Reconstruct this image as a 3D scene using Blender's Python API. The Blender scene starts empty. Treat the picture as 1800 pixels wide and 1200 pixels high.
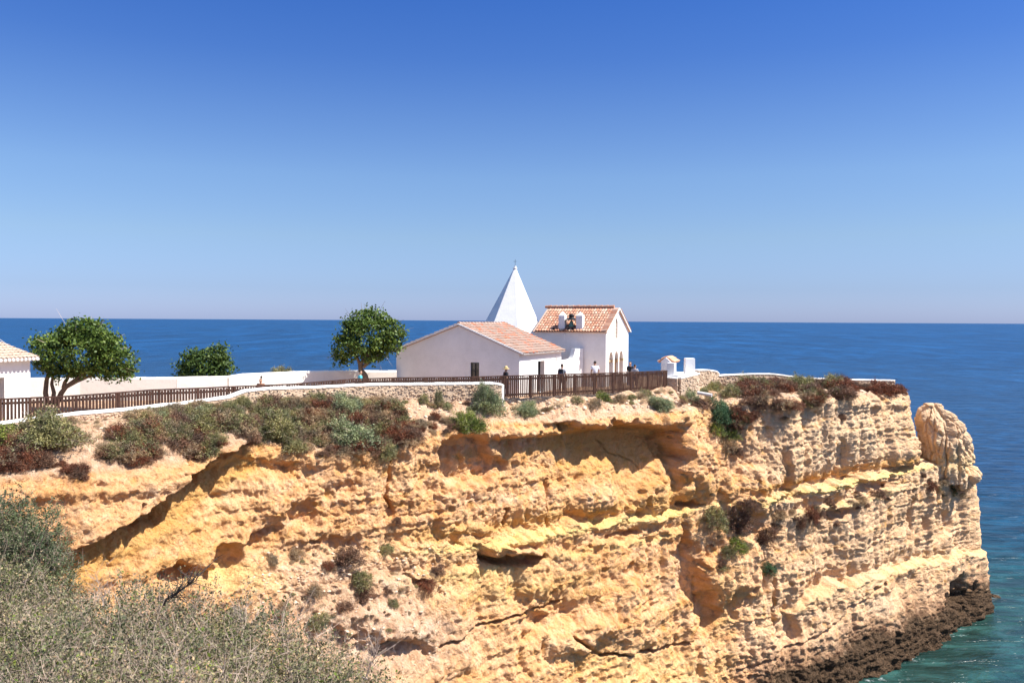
import bpy, bmesh, math, random
import numpy as np
from mathutils import Vector, Matrix

scene = bpy.context.scene
COL = scene.collection

# ------------------------------------------------------------------ camera
F = 1500.0                                  # focal length in pixels of the 1800 px wide photograph
CAMZ = 23.6                                 # metres above the sea
PITCH = math.atan(36.5 / F)
ROLL = 0.00556
cam_data = bpy.data.cameras.new('camera')
cam = bpy.data.objects.new('camera', cam_data)
COL.objects.link(cam)
cam_data.sensor_width = 36.0
cam_data.lens = 36.0 * F / 1800.0
cam_data.clip_start = 0.2
cam_data.clip_end = 200000
_f = Vector((0, math.cos(PITCH), -math.sin(PITCH)))
_r0 = Vector((1, 0, 0)); _u0 = _r0.cross(_f)
_r = _r0 * math.cos(ROLL) + _u0 * math.sin(ROLL)
_u = _u0 * math.cos(ROLL) - _r0 * math.sin(ROLL)
M = Matrix(((_r.x, _u.x, -_f.x, 0), (_r.y, _u.y, -_f.y, 0), (_r.z, _u.z, -_f.z, CAMZ), (0, 0, 0, 1)))
cam.matrix_world = M
scene.camera = cam

# ------------------------------------------------------------------ light
SUN_EL, SUN_AZ = math.radians(54), math.radians(-13)          # azimuth measured from +X towards +Y
sd = Vector((math.cos(SUN_EL) * math.cos(SUN_AZ), math.cos(SUN_EL) * math.sin(SUN_AZ), math.sin(SUN_EL)))
world = bpy.data.worlds.new('World'); scene.world = world; world.use_nodes = True
wn = world.node_tree; wn.nodes.clear()
sky = wn.nodes.new('ShaderNodeTexSky'); sky.sky_type = 'NISHITA'; sky.sun_disc = False
sky.sun_elevation = SUN_EL; sky.sun_rotation = math.pi / 2 - SUN_AZ
sky.altitude = 0; sky.air_density = 1.0; sky.dust_density = 0.4; sky.ozone_density = 3.0
tint = wn.nodes.new('ShaderNodeMix'); tint.data_type = 'RGBA'; tint.blend_type = 'MULTIPLY'; tint.inputs[0].default_value = 1.0
tc = wn.nodes.new('ShaderNodeTexCoord'); sx = wn.nodes.new('ShaderNodeSeparateXYZ'); wn.links.new(tc.outputs['Generated'], sx.inputs[0])
cr_ = wn.nodes.new('ShaderNodeValToRGB'); wn.links.new(sx.outputs['Z'], cr_.inputs[0])   # sky tint by height above horizon; unseen upper dome whitened to fill the shade
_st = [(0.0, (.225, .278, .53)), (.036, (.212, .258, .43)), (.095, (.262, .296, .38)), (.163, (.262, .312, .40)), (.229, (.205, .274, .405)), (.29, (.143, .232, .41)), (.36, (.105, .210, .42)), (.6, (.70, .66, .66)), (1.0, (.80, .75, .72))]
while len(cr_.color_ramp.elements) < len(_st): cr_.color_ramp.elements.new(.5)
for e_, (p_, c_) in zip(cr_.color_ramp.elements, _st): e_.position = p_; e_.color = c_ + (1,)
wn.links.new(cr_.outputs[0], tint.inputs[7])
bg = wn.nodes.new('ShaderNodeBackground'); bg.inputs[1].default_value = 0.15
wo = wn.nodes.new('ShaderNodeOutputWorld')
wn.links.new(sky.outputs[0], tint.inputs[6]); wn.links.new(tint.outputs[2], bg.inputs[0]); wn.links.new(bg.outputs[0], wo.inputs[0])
sl = bpy.data.lights.new('sun', 'SUN'); sl.energy = 4.3; sl.angle = math.radians(0.5); sl.color = (1.0, 0.95, 0.87)
sun = bpy.data.objects.new('sun', sl); COL.objects.link(sun)
sun.rotation_euler = sd.to_track_quat('Z', 'Y').to_euler(); sun.location = (30, 20, 60)

scene.cycles.diffuse_bounces = 6; scene.cycles.max_bounces = 12
vs = scene.view_settings
vs.view_transform = 'Standard'; vs.look = 'None'; vs.exposure = 1.22; vs.gamma = 1.0; vs.use_curve_mapping = False

# ------------------------------------------------------------------ geometry helpers
def ray(px, py):
    return M.to_3x3() @ Vector(((px - 900) / F, -(py - 600) / F, -1))
def W(px, py, Y):                           # the point seen at (px, py) that lies Y metres out
    d = ray(px, py); d = d * (Y / d.y); return Vector((d.x, d.y, d.z + CAMZ))
def XatY(px, Y): return (px - 900) / F * Y
M3 = np.array(M.to_3x3())
def project(P):                             # (N,3) -> pixel coordinates
    q = (P - np.array((0, 0, CAMZ))) @ M3
    return 900 + F * q[:, 0] / -q[:, 2], 600 - F * q[:, 1] / -q[:, 2]

def _h(ix, iy, iz, seed):
    h = (ix * np.uint32(374761393)) ^ (iy * np.uint32(668265263)) ^ (iz * np.uint32(2246822519)) ^ np.uint32((seed * 3266489917 + 977) & 0xffffffff)
    h = (h ^ (h >> np.uint32(13))) * np.uint32(1274126177)
    h = (h ^ (h >> np.uint32(15))) * np.uint32(2654435761)
    h ^= h >> np.uint32(14)
    return h
def vnoise(P, seed=0):                      # value noise in [-1, 1]
    P = P.astype(np.float32)
    i = np.floor(P); f = P - i; f = f * f * f * (f * (f * 6 - 15) + 10)
    i = i.astype(np.int32).astype(np.uint32)
    out = np.zeros(len(P), np.float32)
    one = np.uint32(1)
    for dx in (0, 1):
        wx = f[:, 0] if dx else 1 - f[:, 0]
        for dy in (0, 1):
            wy = wx * (f[:, 1] if dy else 1 - f[:, 1])
            for dz in (0, 1):
                w = wy * (f[:, 2] if dz else 1 - f[:, 2])
                h = _h(i[:, 0] + one * np.uint32(dx), i[:, 1] + one * np.uint32(dy), i[:, 2] + one * np.uint32(dz), seed)
                out += w * (h.astype(np.float32) * np.float32(2.0 / 4294967295.0) - 1)
    return out
_R = np.array([[0.36, 0.48, -0.8], [-0.8, 0.6, 0.0], [0.48, 0.64, 0.6]], np.float32)
def fbm(P, octaves=4, seed=0, gain=0.5, ridged=False):
    P = P.astype(np.float32); out = np.zeros(len(P), np.float32); a = 1.0; tot = 0
    for o in range(octaves):
        n = vnoise(P, seed + o * 17)
        out += a * (1 - 2 * np.abs(n) if ridged else n); tot += a
        P = (P @ _R.T) * np.float32(2.03) + np.float32(5.3); a *= gain
    return out / tot
def worley(P, seed=0):                      # F1, F2 distances
    P = P.astype(np.float32); i = np.floor(P).astype(np.int32); f = P - i
    f1 = np.full(len(P), 9, np.float32); f2 = f1.copy()
    for dx in (-1, 0, 1):
        for dy in (-1, 0, 1):
            for dz in (-1, 0, 1):
                c = (i + np.array((dx, dy, dz), np.int32)).astype(np.uint32)
                h = _h(c[:, 0], c[:, 1], c[:, 2], seed)
                ox = (h & np.uint32(1023)).astype(np.float32) / 1023
                oy = ((h >> np.uint32(10)) & np.uint32(1023)).astype(np.float32) / 1023
                oz = ((h >> np.uint32(20)) & np.uint32(1023)).astype(np.float32) / 1023
                d = (dx + ox - f[:, 0]) ** 2 + (dy + oy - f[:, 1]) ** 2 + (dz + oz - f[:, 2]) ** 2
                m = d < f1
                f2 = np.where(m, f1, np.minimum(f2, d)); f1 = np.where(m, d, f1)
    return np.sqrt(f1), np.sqrt(f2)
def sstep(a, b, x):
    t = np.clip((x - a) / (b - a), 0, 1); return t * t * (3 - 2 * t)
def gauss1(a, s):
    r = int(s * 3); k = np.exp(-0.5 * (np.arange(-r, r + 1) / s) ** 2); k /= k.sum()
    return np.convolve(np.pad(a, r, mode='edge'), k, mode='valid')

def np_mesh(name, V, Fc, mats=(), midx=None, smooth=False, attrs=None):
    V = np.asarray(V, np.float32); Fc = np.asarray(Fc, np.int32); n, k = Fc.shape
    me = bpy.data.meshes.new(name)
    me.vertices.add(len(V)); me.vertices.foreach_set('co', V.ravel())
    me.loops.add(n * k); me.loops.foreach_set('vertex_index', Fc.ravel())
    me.polygons.add(n); me.polygons.foreach_set('loop_start', np.arange(0, n * k, k, dtype=np.int32))
    try: me.polygons.foreach_set('loop_total', np.full(n, k, np.int32))
    except Exception: pass
    for m in mats: me.materials.append(m)
    if midx is not None: me.polygons.foreach_set('material_index', np.asarray(midx, np.int32))
    me.polygons.foreach_set('use_smooth', np.full(n, bool(smooth)))
    for nm, arr in (attrs or {}).items():
        at = me.attributes.new(nm, 'FLOAT_COLOR', 'POINT'); at.data.foreach_set('color', np.asarray(arr, np.float32).ravel())
    me.update(calc_edges=True); me.validate()
    return me
def grid_faces(nr, nc):
    a = (np.arange(nr - 1)[:, None] * nc + np.arange(nc - 1)[None, :]).ravel()
    return np.stack([a, a + 1, a + nc + 1, a + nc], 1)
def link(name, me, parent=None, loc=None):
    o = bpy.data.objects.new(name, me); COL.objects.link(o)
    if parent: o.parent = parent
    if loc is not None: o.location = loc
    return o
def tag(o, label=None, cat=None, group=None, kind=None):
    if label: o['label'] = label
    if cat: o['category'] = cat
    if group: o['group'] = group
    if kind: o['kind'] = kind
    return o
def thing(name, label, cat, loc=(0, 0, 0), rz=0, group=None):
    o = bpy.data.objects.new(name, None); COL.objects.link(o); o.location = loc; o.rotation_euler = (0, 0, rz)
    o.empty_display_size = 0.3
    return tag(o, label, cat, group)

class MB:                                   # collects simple shapes into one mesh
    def __init__(s): s.v = []; s.f = []
    def add(s, vs_, fs_):
        b = len(s.v); s.v += [tuple(v) for v in vs_]; s.f += [tuple(i + b for i in f) for f in fs_]; return s
    def box(s, c, d, rz=0, tilt=None):      # centre, full size
        ca, sa = math.cos(rz), math.sin(rz); vv = []
        for z in (-.5, .5):
            for x, y in ((-.5, -.5), (.5, -.5), (.5, .5), (-.5, .5)):
                p = Vector((x * d[0], y * d[1], z * d[2]))
                if tilt: p = tilt @ p
                vv.append((c[0] + ca * p.x - sa * p.y, c[1] + sa * p.x + ca * p.y, c[2] + p.z))
        return s.add(vv, [(3, 2, 1, 0), (4, 5, 6, 7), (0, 1, 5, 4), (1, 2, 6, 5), (2, 3, 7, 6), (3, 0, 4, 7)])
    def hexa(s, p):                         # 8 corners: bottom 4 then top 4
        return s.add(p, [(3, 2, 1, 0), (4, 5, 6, 7), (0, 1, 5, 4), (1, 2, 6, 5), (2, 3, 7, 6), (3, 0, 4, 7)])
    def bar(s, a, b, w, h):                 # beam from a to b, upright section w x h
        a = Vector(a); b = Vector(b); d = (b - a).normalized(); sx = d.cross(Vector((0, 0, 1)))
        if sx.length < 1e-4: sx = Vector((1, 0, 0))
        sx.normalize(); up = sx.cross(d); sx *= w / 2; up *= h / 2
        return s.hexa([a - sx - up, a + sx - up, b + sx - up, b - sx - up, a - sx + up, a + sx + up, b + sx + up, b - sx + up])
    def tube(s, pts, rad, n=8, cap=True):
        pts = [Vector(p) for p in pts]; rings = []
        for i, p in enumerate(pts):
            d = (pts[min(i + 1, len(pts) - 1)] - pts[max(i - 1, 0)]).normalized()
            x = d.cross(Vector((0.13, 0.9, 0.31))).normalized(); y = d.cross(x)
            r = rad[i] if hasattr(rad, '__len__') else rad
            rings.append([p + x * (r * math.cos(2 * math.pi * k / n)) + y * (r * math.sin(2 * math.pi * k / n)) for k in range(n)])
        fs_ = []
        for i in range(len(pts) - 1):
            for k in range(n): fs_.append((i * n + k, i * n + (k + 1) % n, (i + 1) * n + (k + 1) % n, (i + 1) * n + k))
        if cap: fs_ += [tuple(range(n))[::-1], tuple(range((len(pts) - 1) * n, len(pts) * n))]
        return s.add([v for r in rings for v in r], fs_)
    def lathe(s, c, prof, n=12, rot=0):     # prof: (radius, z)
        vv = [(c[0] + r * math.cos(rot + 2 * math.pi * k / n), c[1] + r * math.sin(rot + 2 * math.pi * k / n), c[2] + z) for r, z in prof for k in range(n)]
        fs_ = [(i * n + k, i * n + (k + 1) % n, (i + 1) * n + (k + 1) % n, (i + 1) * n + k) for i in range(len(prof) - 1) for k in range(n)]
        return s.add(vv, fs_ + [tuple(range(n))[::-1], tuple(range((len(prof) - 1) * n, len(prof) * n))])
    def mesh(s, name, mat=None, smooth=False, bevel=0):
        me = bpy.data.meshes.new(name); me.from_pydata(s.v, [], s.f)
        if mat: me.materials.append(mat)
        if smooth: me.polygons.foreach_set('use_smooth', [True] * len(me.polygons))
        me.update(); return me
    def build(s, name, mat, parent=None, smooth=False, bevel=0, origin=None):
        if origin is not None:
            o0 = Vector(origin); s.v = [tuple(Vector(v) - o0) for v in s.v]
        o = link(name, s.mesh(name, mat, smooth), parent, origin)
        if bevel:
            m = o.modifiers.new('bevel', 'BEVEL'); m.width = bevel; m.segments = 2; m.limit_method = 'ANGLE'
        return o

# ------------------------------------------------------------------ materials
def mat_new(name):
    m = bpy.data.materials.new(name); m.use_nodes = True
    nt = m.node_tree; b = nt.nodes['Principled BSDF']
    return m, nt, b
def N(nt, t, **kw):
    n = nt.nodes.new(t)
    for k, v in kw.items(): setattr(n, k, v)
    return n
def noise(nt, scale, detail=4, rough=0.55, vec=None, dist=0):
    n = N(nt, 'ShaderNodeTexNoise'); n.inputs['Scale'].default_value = scale; n.inputs['Detail'].default_value = detail
    n.inputs['Roughness'].default_value = rough; n.inputs['Distortion'].default_value = dist
    if vec is not None: nt.links.new(vec, n.inputs['Vector'])
    return n.outputs['Fac']
def ramp(nt, fac, stops):
    r = N(nt, 'ShaderNodeValToRGB'); cr = r.color_ramp
    while len(cr.elements) < len(stops): cr.elements.new(0.5)
    for e, (p, c) in zip(cr.elements, stops): e.position = p; e.color = tuple(c) + (1,) if len(c) == 3 else c
    nt.links.new(fac, r.inputs[0]); return r.outputs[0]
def mixc(nt, fac, a, b, mode='MIX'):
    m = N(nt, 'ShaderNodeMix', data_type='RGBA', blend_type=mode)
    for sck, val in ((0, fac), (6, a), (7, b)):
        if hasattr(val, 'is_linked') or hasattr(val, 'links'): nt.links.new(val, m.inputs[sck])
        elif sck == 0: m.inputs[0].default_value = val
        else: m.inputs[sck].default_value = tuple(val) + (1,)
    return m.outputs[2]
def math_n(nt, op, a, b=None, clamp=False):
    m = N(nt, 'ShaderNodeMath', operation=op, use_clamp=clamp)
    for i, v in enumerate((a, b)):
        if v is None: continue
        if hasattr(v, 'links'): nt.links.new(v, m.inputs[i])
        else: m.inputs[i].default_value = v
    return m.outputs[0]
def bump(nt, b, h, strength, dist):
    n = N(nt, 'ShaderNodeBump'); n.inputs['Strength'].default_value = strength; n.inputs['Distance'].default_value = dist
    nt.links.new(h, n.inputs['Height']); nt.links.new(n.outputs[0], b.inputs['Normal'])
def geo(nt): return N(nt, 'ShaderNodeNewGeometry')
def spec(b, v, rough=None):
    b.inputs['Specular IOR Level'].default_value = v
    if rough is not None: b.inputs['Roughness'].default_value = rough
def mat_plain(name, c, rough=0.8, metal=0.0, sp=0.3, var=0.12, scale=6, bmp=0.0):
    m, nt, b = mat_new(name); spec(b, sp, rough); b.inputs['Metallic'].default_value = metal
    pos = geo(nt).outputs['Position']
    f = noise(nt, scale, 5, 0.6, pos)
    col = ramp(nt, f, [(0.3, [x * (1 - var) for x in c]), (0.7, [min(1, x * (1 + var)) for x in c])])
    nt.links.new(col, b.inputs['Base Color'])
    if bmp: bump(nt, b, noise(nt, scale * 6, 4, 0.6, pos), bmp, 0.02)
    return m
# ================================================================== THE LAND
# ---- rock material
def mat_rock():
    m, nt, b = mat_new('sandstone'); spec(b, 0.12, 0.92)
    g = geo(nt); pos = g.outputs['Position']
    at = N(nt, 'ShaderNodeAttribute', attribute_name='zone'); sep = N(nt, 'ShaderNodeSeparateColor'); nt.links.new(at.outputs['Color'], sep.inputs[0])
    yel, wet, soil = sep.outputs[0], sep.outputs[1], sep.outputs[2]
    at2 = N(nt, 'ShaderNodeAttribute', attribute_name='tone'); sep2 = N(nt, 'ShaderNodeSeparateColor'); nt.links.new(at2.outputs['Color'], sep2.inputs[0])
    mp = N(nt, 'ShaderNodeMapping'); mp.inputs['Scale'].default_value = (1, 1, 2.6); nt.links.new(pos, mp.inputs[0])
    n1 = noise(nt, 0.35, 6, 0.6, mp.outputs[0], 0.6)
    n2 = noise(nt, 2.2, 6, 0.65, pos)
    n3 = noise(nt, 9.0, 5, 0.7, pos)
    base = ramp(nt, n1, [(0.28, (0.64, 0.295, 0.085)), (0.42, (0.78, 0.405, 0.165)), (0.56, (0.82, 0.485, 0.255)), (0.75, (0.84, 0.575, 0.38))])
    fine = ramp(nt, n2, [(0.3, (0.58, 0.265, 0.08)), (0.5, (0.80, 0.45, 0.215)), (0.72, (0.88, 0.63, 0.43))])
    c = mixc(nt, 0.42, base, fine)
    c = mixc(nt, math_n(nt, 'MULTIPLY', sep2.outputs[0], .75), c, (0.62, 0.32, 0.075))             # ochre layers, plus shade tint painted in the alcove and diagonal strip
    c = mixc(nt, sep2.outputs[1], c, (0.78, 0.56, 0.36))             # pinkish pale layers
    yf = math_n(nt, 'MULTIPLY', yel, ramp(nt, n2, [(0.3, (0.3,) * 3), (0.55, (1,) * 3)]))
    c = mixc(nt, yf, c, (0.88, 0.62, 0.24))
    sc = ramp(nt, n2, [(0.3, (0.50, 0.29, 0.17)), (0.5, (0.64, 0.42, 0.27)), (0.7, (0.72, 0.55, 0.40))])
    c = mixc(nt, soil, c, sc)
    wn_ = math_n(nt, 'ADD', wet, math_n(nt, 'MULTIPLY', math_n(nt, 'SUBTRACT', n2, 0.5), 1.1))
    wf = ramp(nt, wn_, [(0.16, (0,) * 3), (0.66, (1,) * 3)])
    wc = mixc(nt, math_n(nt, 'MULTIPLY', math_n(nt, 'SUBTRACT', wet, .38), 3.0, True), ramp(nt, n3, [(0.35, (.22, .11, .06)), (0.62, (.52, .285, .165))]), ramp(nt, n3, [(0.35, (0.03, 0.021, 0.014)), (0.62, (0.135, 0.082, 0.047))]))
    c = mixc(nt, math_n(nt, 'MULTIPLY', wf, math_n(nt, 'MULTIPLY', wet, 3.0, True)), c, wc)
    c = mixc(nt, 0.35, c, ramp(nt, n3, [(0.32, (0.70, 0.50, 0.33)), (0.52, (1.0, 1.0, 1.0))]), 'MULTIPLY')
    nt.links.new(c, b.inputs['Base Color'])
    vo = N(nt, 'ShaderNodeTexVoronoi'); vo.inputs['Scale'].default_value = 5.5; nt.links.new(pos, vo.inputs[0])
    vo.inputs['Scale'].default_value = 9.0
    h = math_n(nt, 'ADD', math_n(nt, 'MULTIPLY', noise(nt, 6, 9, 0.78, pos, .4), 1.0), math_n(nt, 'MULTIPLY', vo.outputs['Distance'], 0.25))
    bump(nt, b, h, 1.0, 0.20)
    return m
ROCK = mat_rock()

# ---- control table of the cliff: pixel column, distance out of waterline, lower ledge, upper ledge, rim; rim pixel row
CT = [(-500, 17, 19, 21, 23, 880), (-200, 20, 22.5, 25, 26, 850), (0, 22, 24.5, 27.5, 28.5, 835), (200, 24.5, 27.5, 30.5, 31.5, 820),
      (330, 26, 29.5, 33, 34, 800), (430, 27.5, 31, 35, 36.5, 765), (560, 29.5, 33.5, 37, 38.5, 785), (650, 31, 35, 38.5, 40, 775),
      (790, 35, 38, 41, 42, 750), (870, 38, 40.5, 43, 44, 735), (1000, 42, 43.5, 45.5, 46.5, 735), (1120, 45.4, 47.0, 48.9, 49.6, 722), (1180, 47.5, 49.3, 50.7, 51.2, 717),
      (1240, 49.5, 51, 52.8, 54.0, 715), (1300, 50.5, 52.2, 53.8, 55, 700), (1380, 52, 53.8, 55.2, 56.2, 697), (1450, 53.4, 55.5, 57, 58.2, 694),
      (1520, 55.6, 57.6, 58.9, 60.3, 692), (1588, 59.0, 61.0, 62.2, 63.2, 694)]
ctrl = []     # px, 4 x (X, Y), rim z
for px, a, b_, c_, d_, py in CT:
    w = W(px, py, d_)
    ctrl.append((px, [(XatY(px, a), a), (XatY(px, b_), b_), (XatY(px, c_), c_), (w.x, w.y)], w.z))
for px, a, b_, c_, up in ((1660, 62.9, 64.6, 65.2, (29.9, 64.6)), (1705, 66.2, 67.2, 67.4, (30.3, 66.6)), (1738, 68.6, 69.3, 68.9, (29.8, 68.6))):
    ctrl.append((px, [(XatY(px + 8, a), a), (XatY(px + 5, b_), b_), (XatY(px - 12, c_), c_), up], 18.3))
ctrl.append((1752, [(40.6, 71.2), (40.0, 71.2), (38.0, 71.4), (28.5, 70.4)], 18.3))
ctrl.append((1785, [(39.5, 75.5), (38.8, 75.0), (37.0, 74.4), (26, 71.6)], 18.3))
ctrl.append((1820, [(33.0, 79.0), (32.6, 78.0), (31.5, 77.0), (22, 72.5)], 18.3))
ctrl.append((1860, [(22.0, 81.0), (22, 80), (21, 79), (15, 73)], 18.3))
ctrl.append((1900, [(5.0, 80.0), (5, 79), (5, 78), (3, 72)], 18.3))
kp = np.array([c[0] for c in ctrl], float)
back = {-500: (-34, 38), -200: (-32, 42), 0: (-29, 46), 200: (-24, 48), 430: (-17.5, 50), 650: (-9.5, 54), 870: (-4, 66), 1000: (2, 68), 1180: (8, 69), 1240: (11, 69),
        1300: (14, 69), 1380: (17, 69), 1450: (20, 69), 1520: (23, 69.2), 1588: (26.5, 69.5), 1650: (28, 69.5), 1712: (27.5, 69.8), 1740: (26.8, 70), 1820: (21.5, 70.5), 1900: (2, 70)}
segs = np.concatenate([np.arange(-500, -40, 6.0), np.arange(-40, 1740, 1.45), np.linspace(1740, 1900, 70)])
S = segs; NC = len(S)
SM = 8
def lay(i, j):
    a = np.interp(S, kp, [c[1][i][j] for c in ctrl]); return gauss1(a, SM)
LX = [lay(i, 0) for i in range(4)]; LY = [lay(i, 1) for i in range(4)]
RZ = gauss1(np.interp(S, kp, [c[2] for c in ctrl]), 10)
bk = sorted(back); BX = gauss1(np.interp(S, bk, [back[k][0] for k in bk]), 12); BY = gauss1(np.interp(S, bk, [back[k][1] for k in bk]), 12)
Z2 = np.interp(S, [1300, 1360, 1470, 1640, 1725], [4.2, 4.7, 5.9, 5.7, 5.1])       # lower ledge height
Z1 = np.interp(S, [-500, 400, 600, 850, 960, 1190, 1300, 1480, 1610, 1700], [13.6, 13.4, 13.0, 12.3, 12.35, 12.1, 12.2, 12.45, 12.75, 12.6])
# rows
zr = np.concatenate([np.linspace(-2.5, 4.6, 120), np.linspace(4.65, 6.3, 42), np.linspace(6.35, 11.9, 104), np.linspace(11.94, 13.2, 56), np.linspace(13.25, 18.3, 118)])
NR = len(zr)
Zg = np.empty((NR, NC)); 
for j in range(NC):
    up = zr > 13.2
    Zg[:, j] = zr
    Zg[up, j] = 13.2 + (zr[up] - 13.2) * (RZ[j] - 13.2) / (18.3 - 13.2)
tip = sstep(1575, 1640, S)[None, :]
def mixz(z):
    X = np.empty_like(z); Y = np.empty_like(z)
    for A, L in ((X, LX), (Y, LY)):
        t0 = np.clip(z / Z2[None, :], -0.4, 1); t1 = np.clip((z - Z2[None, :]) / (Z1 - Z2)[None, :], 0, 1)
        tu = np.clip((z - Z1[None, :]) / (RZ - Z1)[None, :], 0, 1)
        tt = sstep(0.0, 0.65, z - Z1[None, :])
        t2 = tu * (1 - tip) + tt * tip
        A[:] = L[0] * (1 - t0) + L[1] * t0 + (L[2] - L[1]) * t1 + (L[3] - L[2]) * t2
    return X, Y
Xg, Yg = mixz(Zg)
# outward horizontal normals from the upper-ledge curve
tx = np.gradient(Xg, axis=1); ty = np.gradient(Yg, axis=1)
nx, ny = ty, -tx
for _ in range(1):
    for r in range(NR):
        nx[r] = gauss1(nx[r], 16); ny[r] = gauss1(ny[r], 16)
ln = np.hypot(nx, ny) + 1e-9; nx /= ln; ny /= ln
P0 = np.stack([Xg, Yg, Zg], -1).reshape(-1, 3)
U, V_ = project(P0); U = U.reshape(NR, NC); V_ = V_.reshape(NR, NC)
Sg = np.broadcast_to(S[None, :], (NR, NC))
D = np.zeros((NR, NC))
# ledge profiles
def ledge(d, lip, cut, hi):
    return np.where(d < 0, lip * np.exp(np.minimum(d, 0) / 0.9), 0) + np.where(d >= 0, (lip + cut) * (1 - sstep(0, 0.28, d)) - cut * np.exp(-np.maximum(d - 0.45, 0) / hi), 0)
wob = 0.22 * vnoise(np.stack([S / 22.0, S * 0, S * 0], 1), 5)[None, :] + 0.10 * vnoise(np.stack([S / 6.0, S * 0, S * 0], 1), 6)[None, :]
w1 = np.interp(S, [500, 700, 830, 900, 1190, 1225, 1300, 1345, 1600, 1650, 1730], [0.15, 0.4, 0.8, 1.0, 0.9, 0.3, 0.5, 1.1, 1.1, 0.5, 0.3])[None, :]
w2 = np.interp(S, [1300, 1360, 1440, 1560, 1700, 1735], [0.0, 0.5, 0.9, 1.1, 1.0, 0.6])[None, :]
m1 = 0.75 + 0.5 * vnoise(np.stack([S / 30.0, S * 0 + 3, S * 0], 1), 9)[None, :]
D += w1 * m1 * ledge(Zg - Z1[None, :] - wob, 0.36, 0.75, 0.6)
D += w2 * m1 * ledge(Zg - Z2[None, :] - wob * 1.5, 0.35, 0.6, 0.7)
# a second yellow shelf half a metre lower, middle of the face and the right part
wz = np.interp(S, [560, 640, 980, 1040, 1190, 1215, 1340, 1400, 1560, 1640], [0, 0.5, 0.4, 0.8, 0.7, 0, 0, 0.6, 0.5, 0])[None, :]
D += wz * ledge(Zg - (Z1[None, :] - 1.15) + wob, 0.35, 0.5, 0.45)
D += 1.0 * sstep(1560, 1600, S)[None, :] * np.clip((17.6 - Zg) / 4.5, 0, 1) * (Zg > Z1[None, :] + .5)
# rim rounding and cap-rock lip
dtop = RZ[None, :] - Zg
D -= 0.8 * np.exp(-np.maximum(dtop, 0) / 0.25) * (1 - tip)
capw = np.interp(S, [330, 400, 560, 600, 700, 800, 860, 900, 1080, 1200, 1225, 1260, 1400, 1600], [0.4, 0.6, 0.6, 0.4, 0.3, 0.6, 0.7, 1.5, 1.4, 1.2, 0.5, 0, 0.3, 0.4])[None, :]
D += capw * (sstep(1.15, 0.75, dtop)) * 0.55
# big features, given where the photograph shows them on the face
def ell(cx, cy, rx, ry, soft=0.35, ang=0):
    c, s = math.cos(ang), math.sin(ang); dx = U - cx; dy = V_ - cy
    a = (dx * c + dy * s) / rx; b = (-dx * s + dy * c) / ry
    return sstep(1 + soft, 1 - soft, np.sqrt(a * a + b * b))
nwx = (20 * fbm(P0 / 2.2, 2, 40) + 14 * fbm(P0 / .7, 3, 42)).reshape(NR, NC); nwy = (16 * fbm(P0 / 2.2 + 9, 2, 41) + 11 * fbm(P0 / .7 + 4, 3, 43)).reshape(NR, NC)
U += nwx; V_ += nwy
# alcove under the cap rock
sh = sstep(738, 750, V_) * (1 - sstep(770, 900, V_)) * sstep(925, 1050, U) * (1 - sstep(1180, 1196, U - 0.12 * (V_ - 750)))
D -= 1.6 * sh
but = np.exp(-((U - 1222 - 0.1 * (V_ - 760)) / 24.0) ** 2) * sstep(735, 790, V_) * (1 - sstep(840, 900, V_))
D += .9 * but
# long diagonal shadowed facet on the left
dl = (U - 432) * 0.531 + (V_ - 775) * 0.847 - 0                         # distance right/below of the line (432,775)-(95,1000)
on = sstep(765, 800, V_) * sstep(90, 130, U)
Ue = U - .78 * nwx; Ve = V_ - .78 * nwy
lt = ((Ue - 432) * -.847 + (Ve - 772) * .531) / 400                      # along the edge, 0 at the rim, 1 at the lower left
ldx = (Ue - 432) * .531 + (Ve - 772) * .847 + 5 * np.sin(lt * 7)         # across, positive below right
amt = np.interp(lt, [-.25, -.02, .1, .5, .85, 1.0], [0, .75, 1.1, .95, .55, 0])
D += amt * ((1 - sstep(-3, 5, ldx)) * np.exp(np.minimum(ldx, 0) / 85) - .45 * sstep(-3, 5, ldx) * np.exp(-np.maximum(ldx, 0) / 70))
shade_band = sstep(-3, 5, ldx) * (1 - sstep(55, 80, ldx)) * (lt > 0) * (lt < 1)
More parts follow.
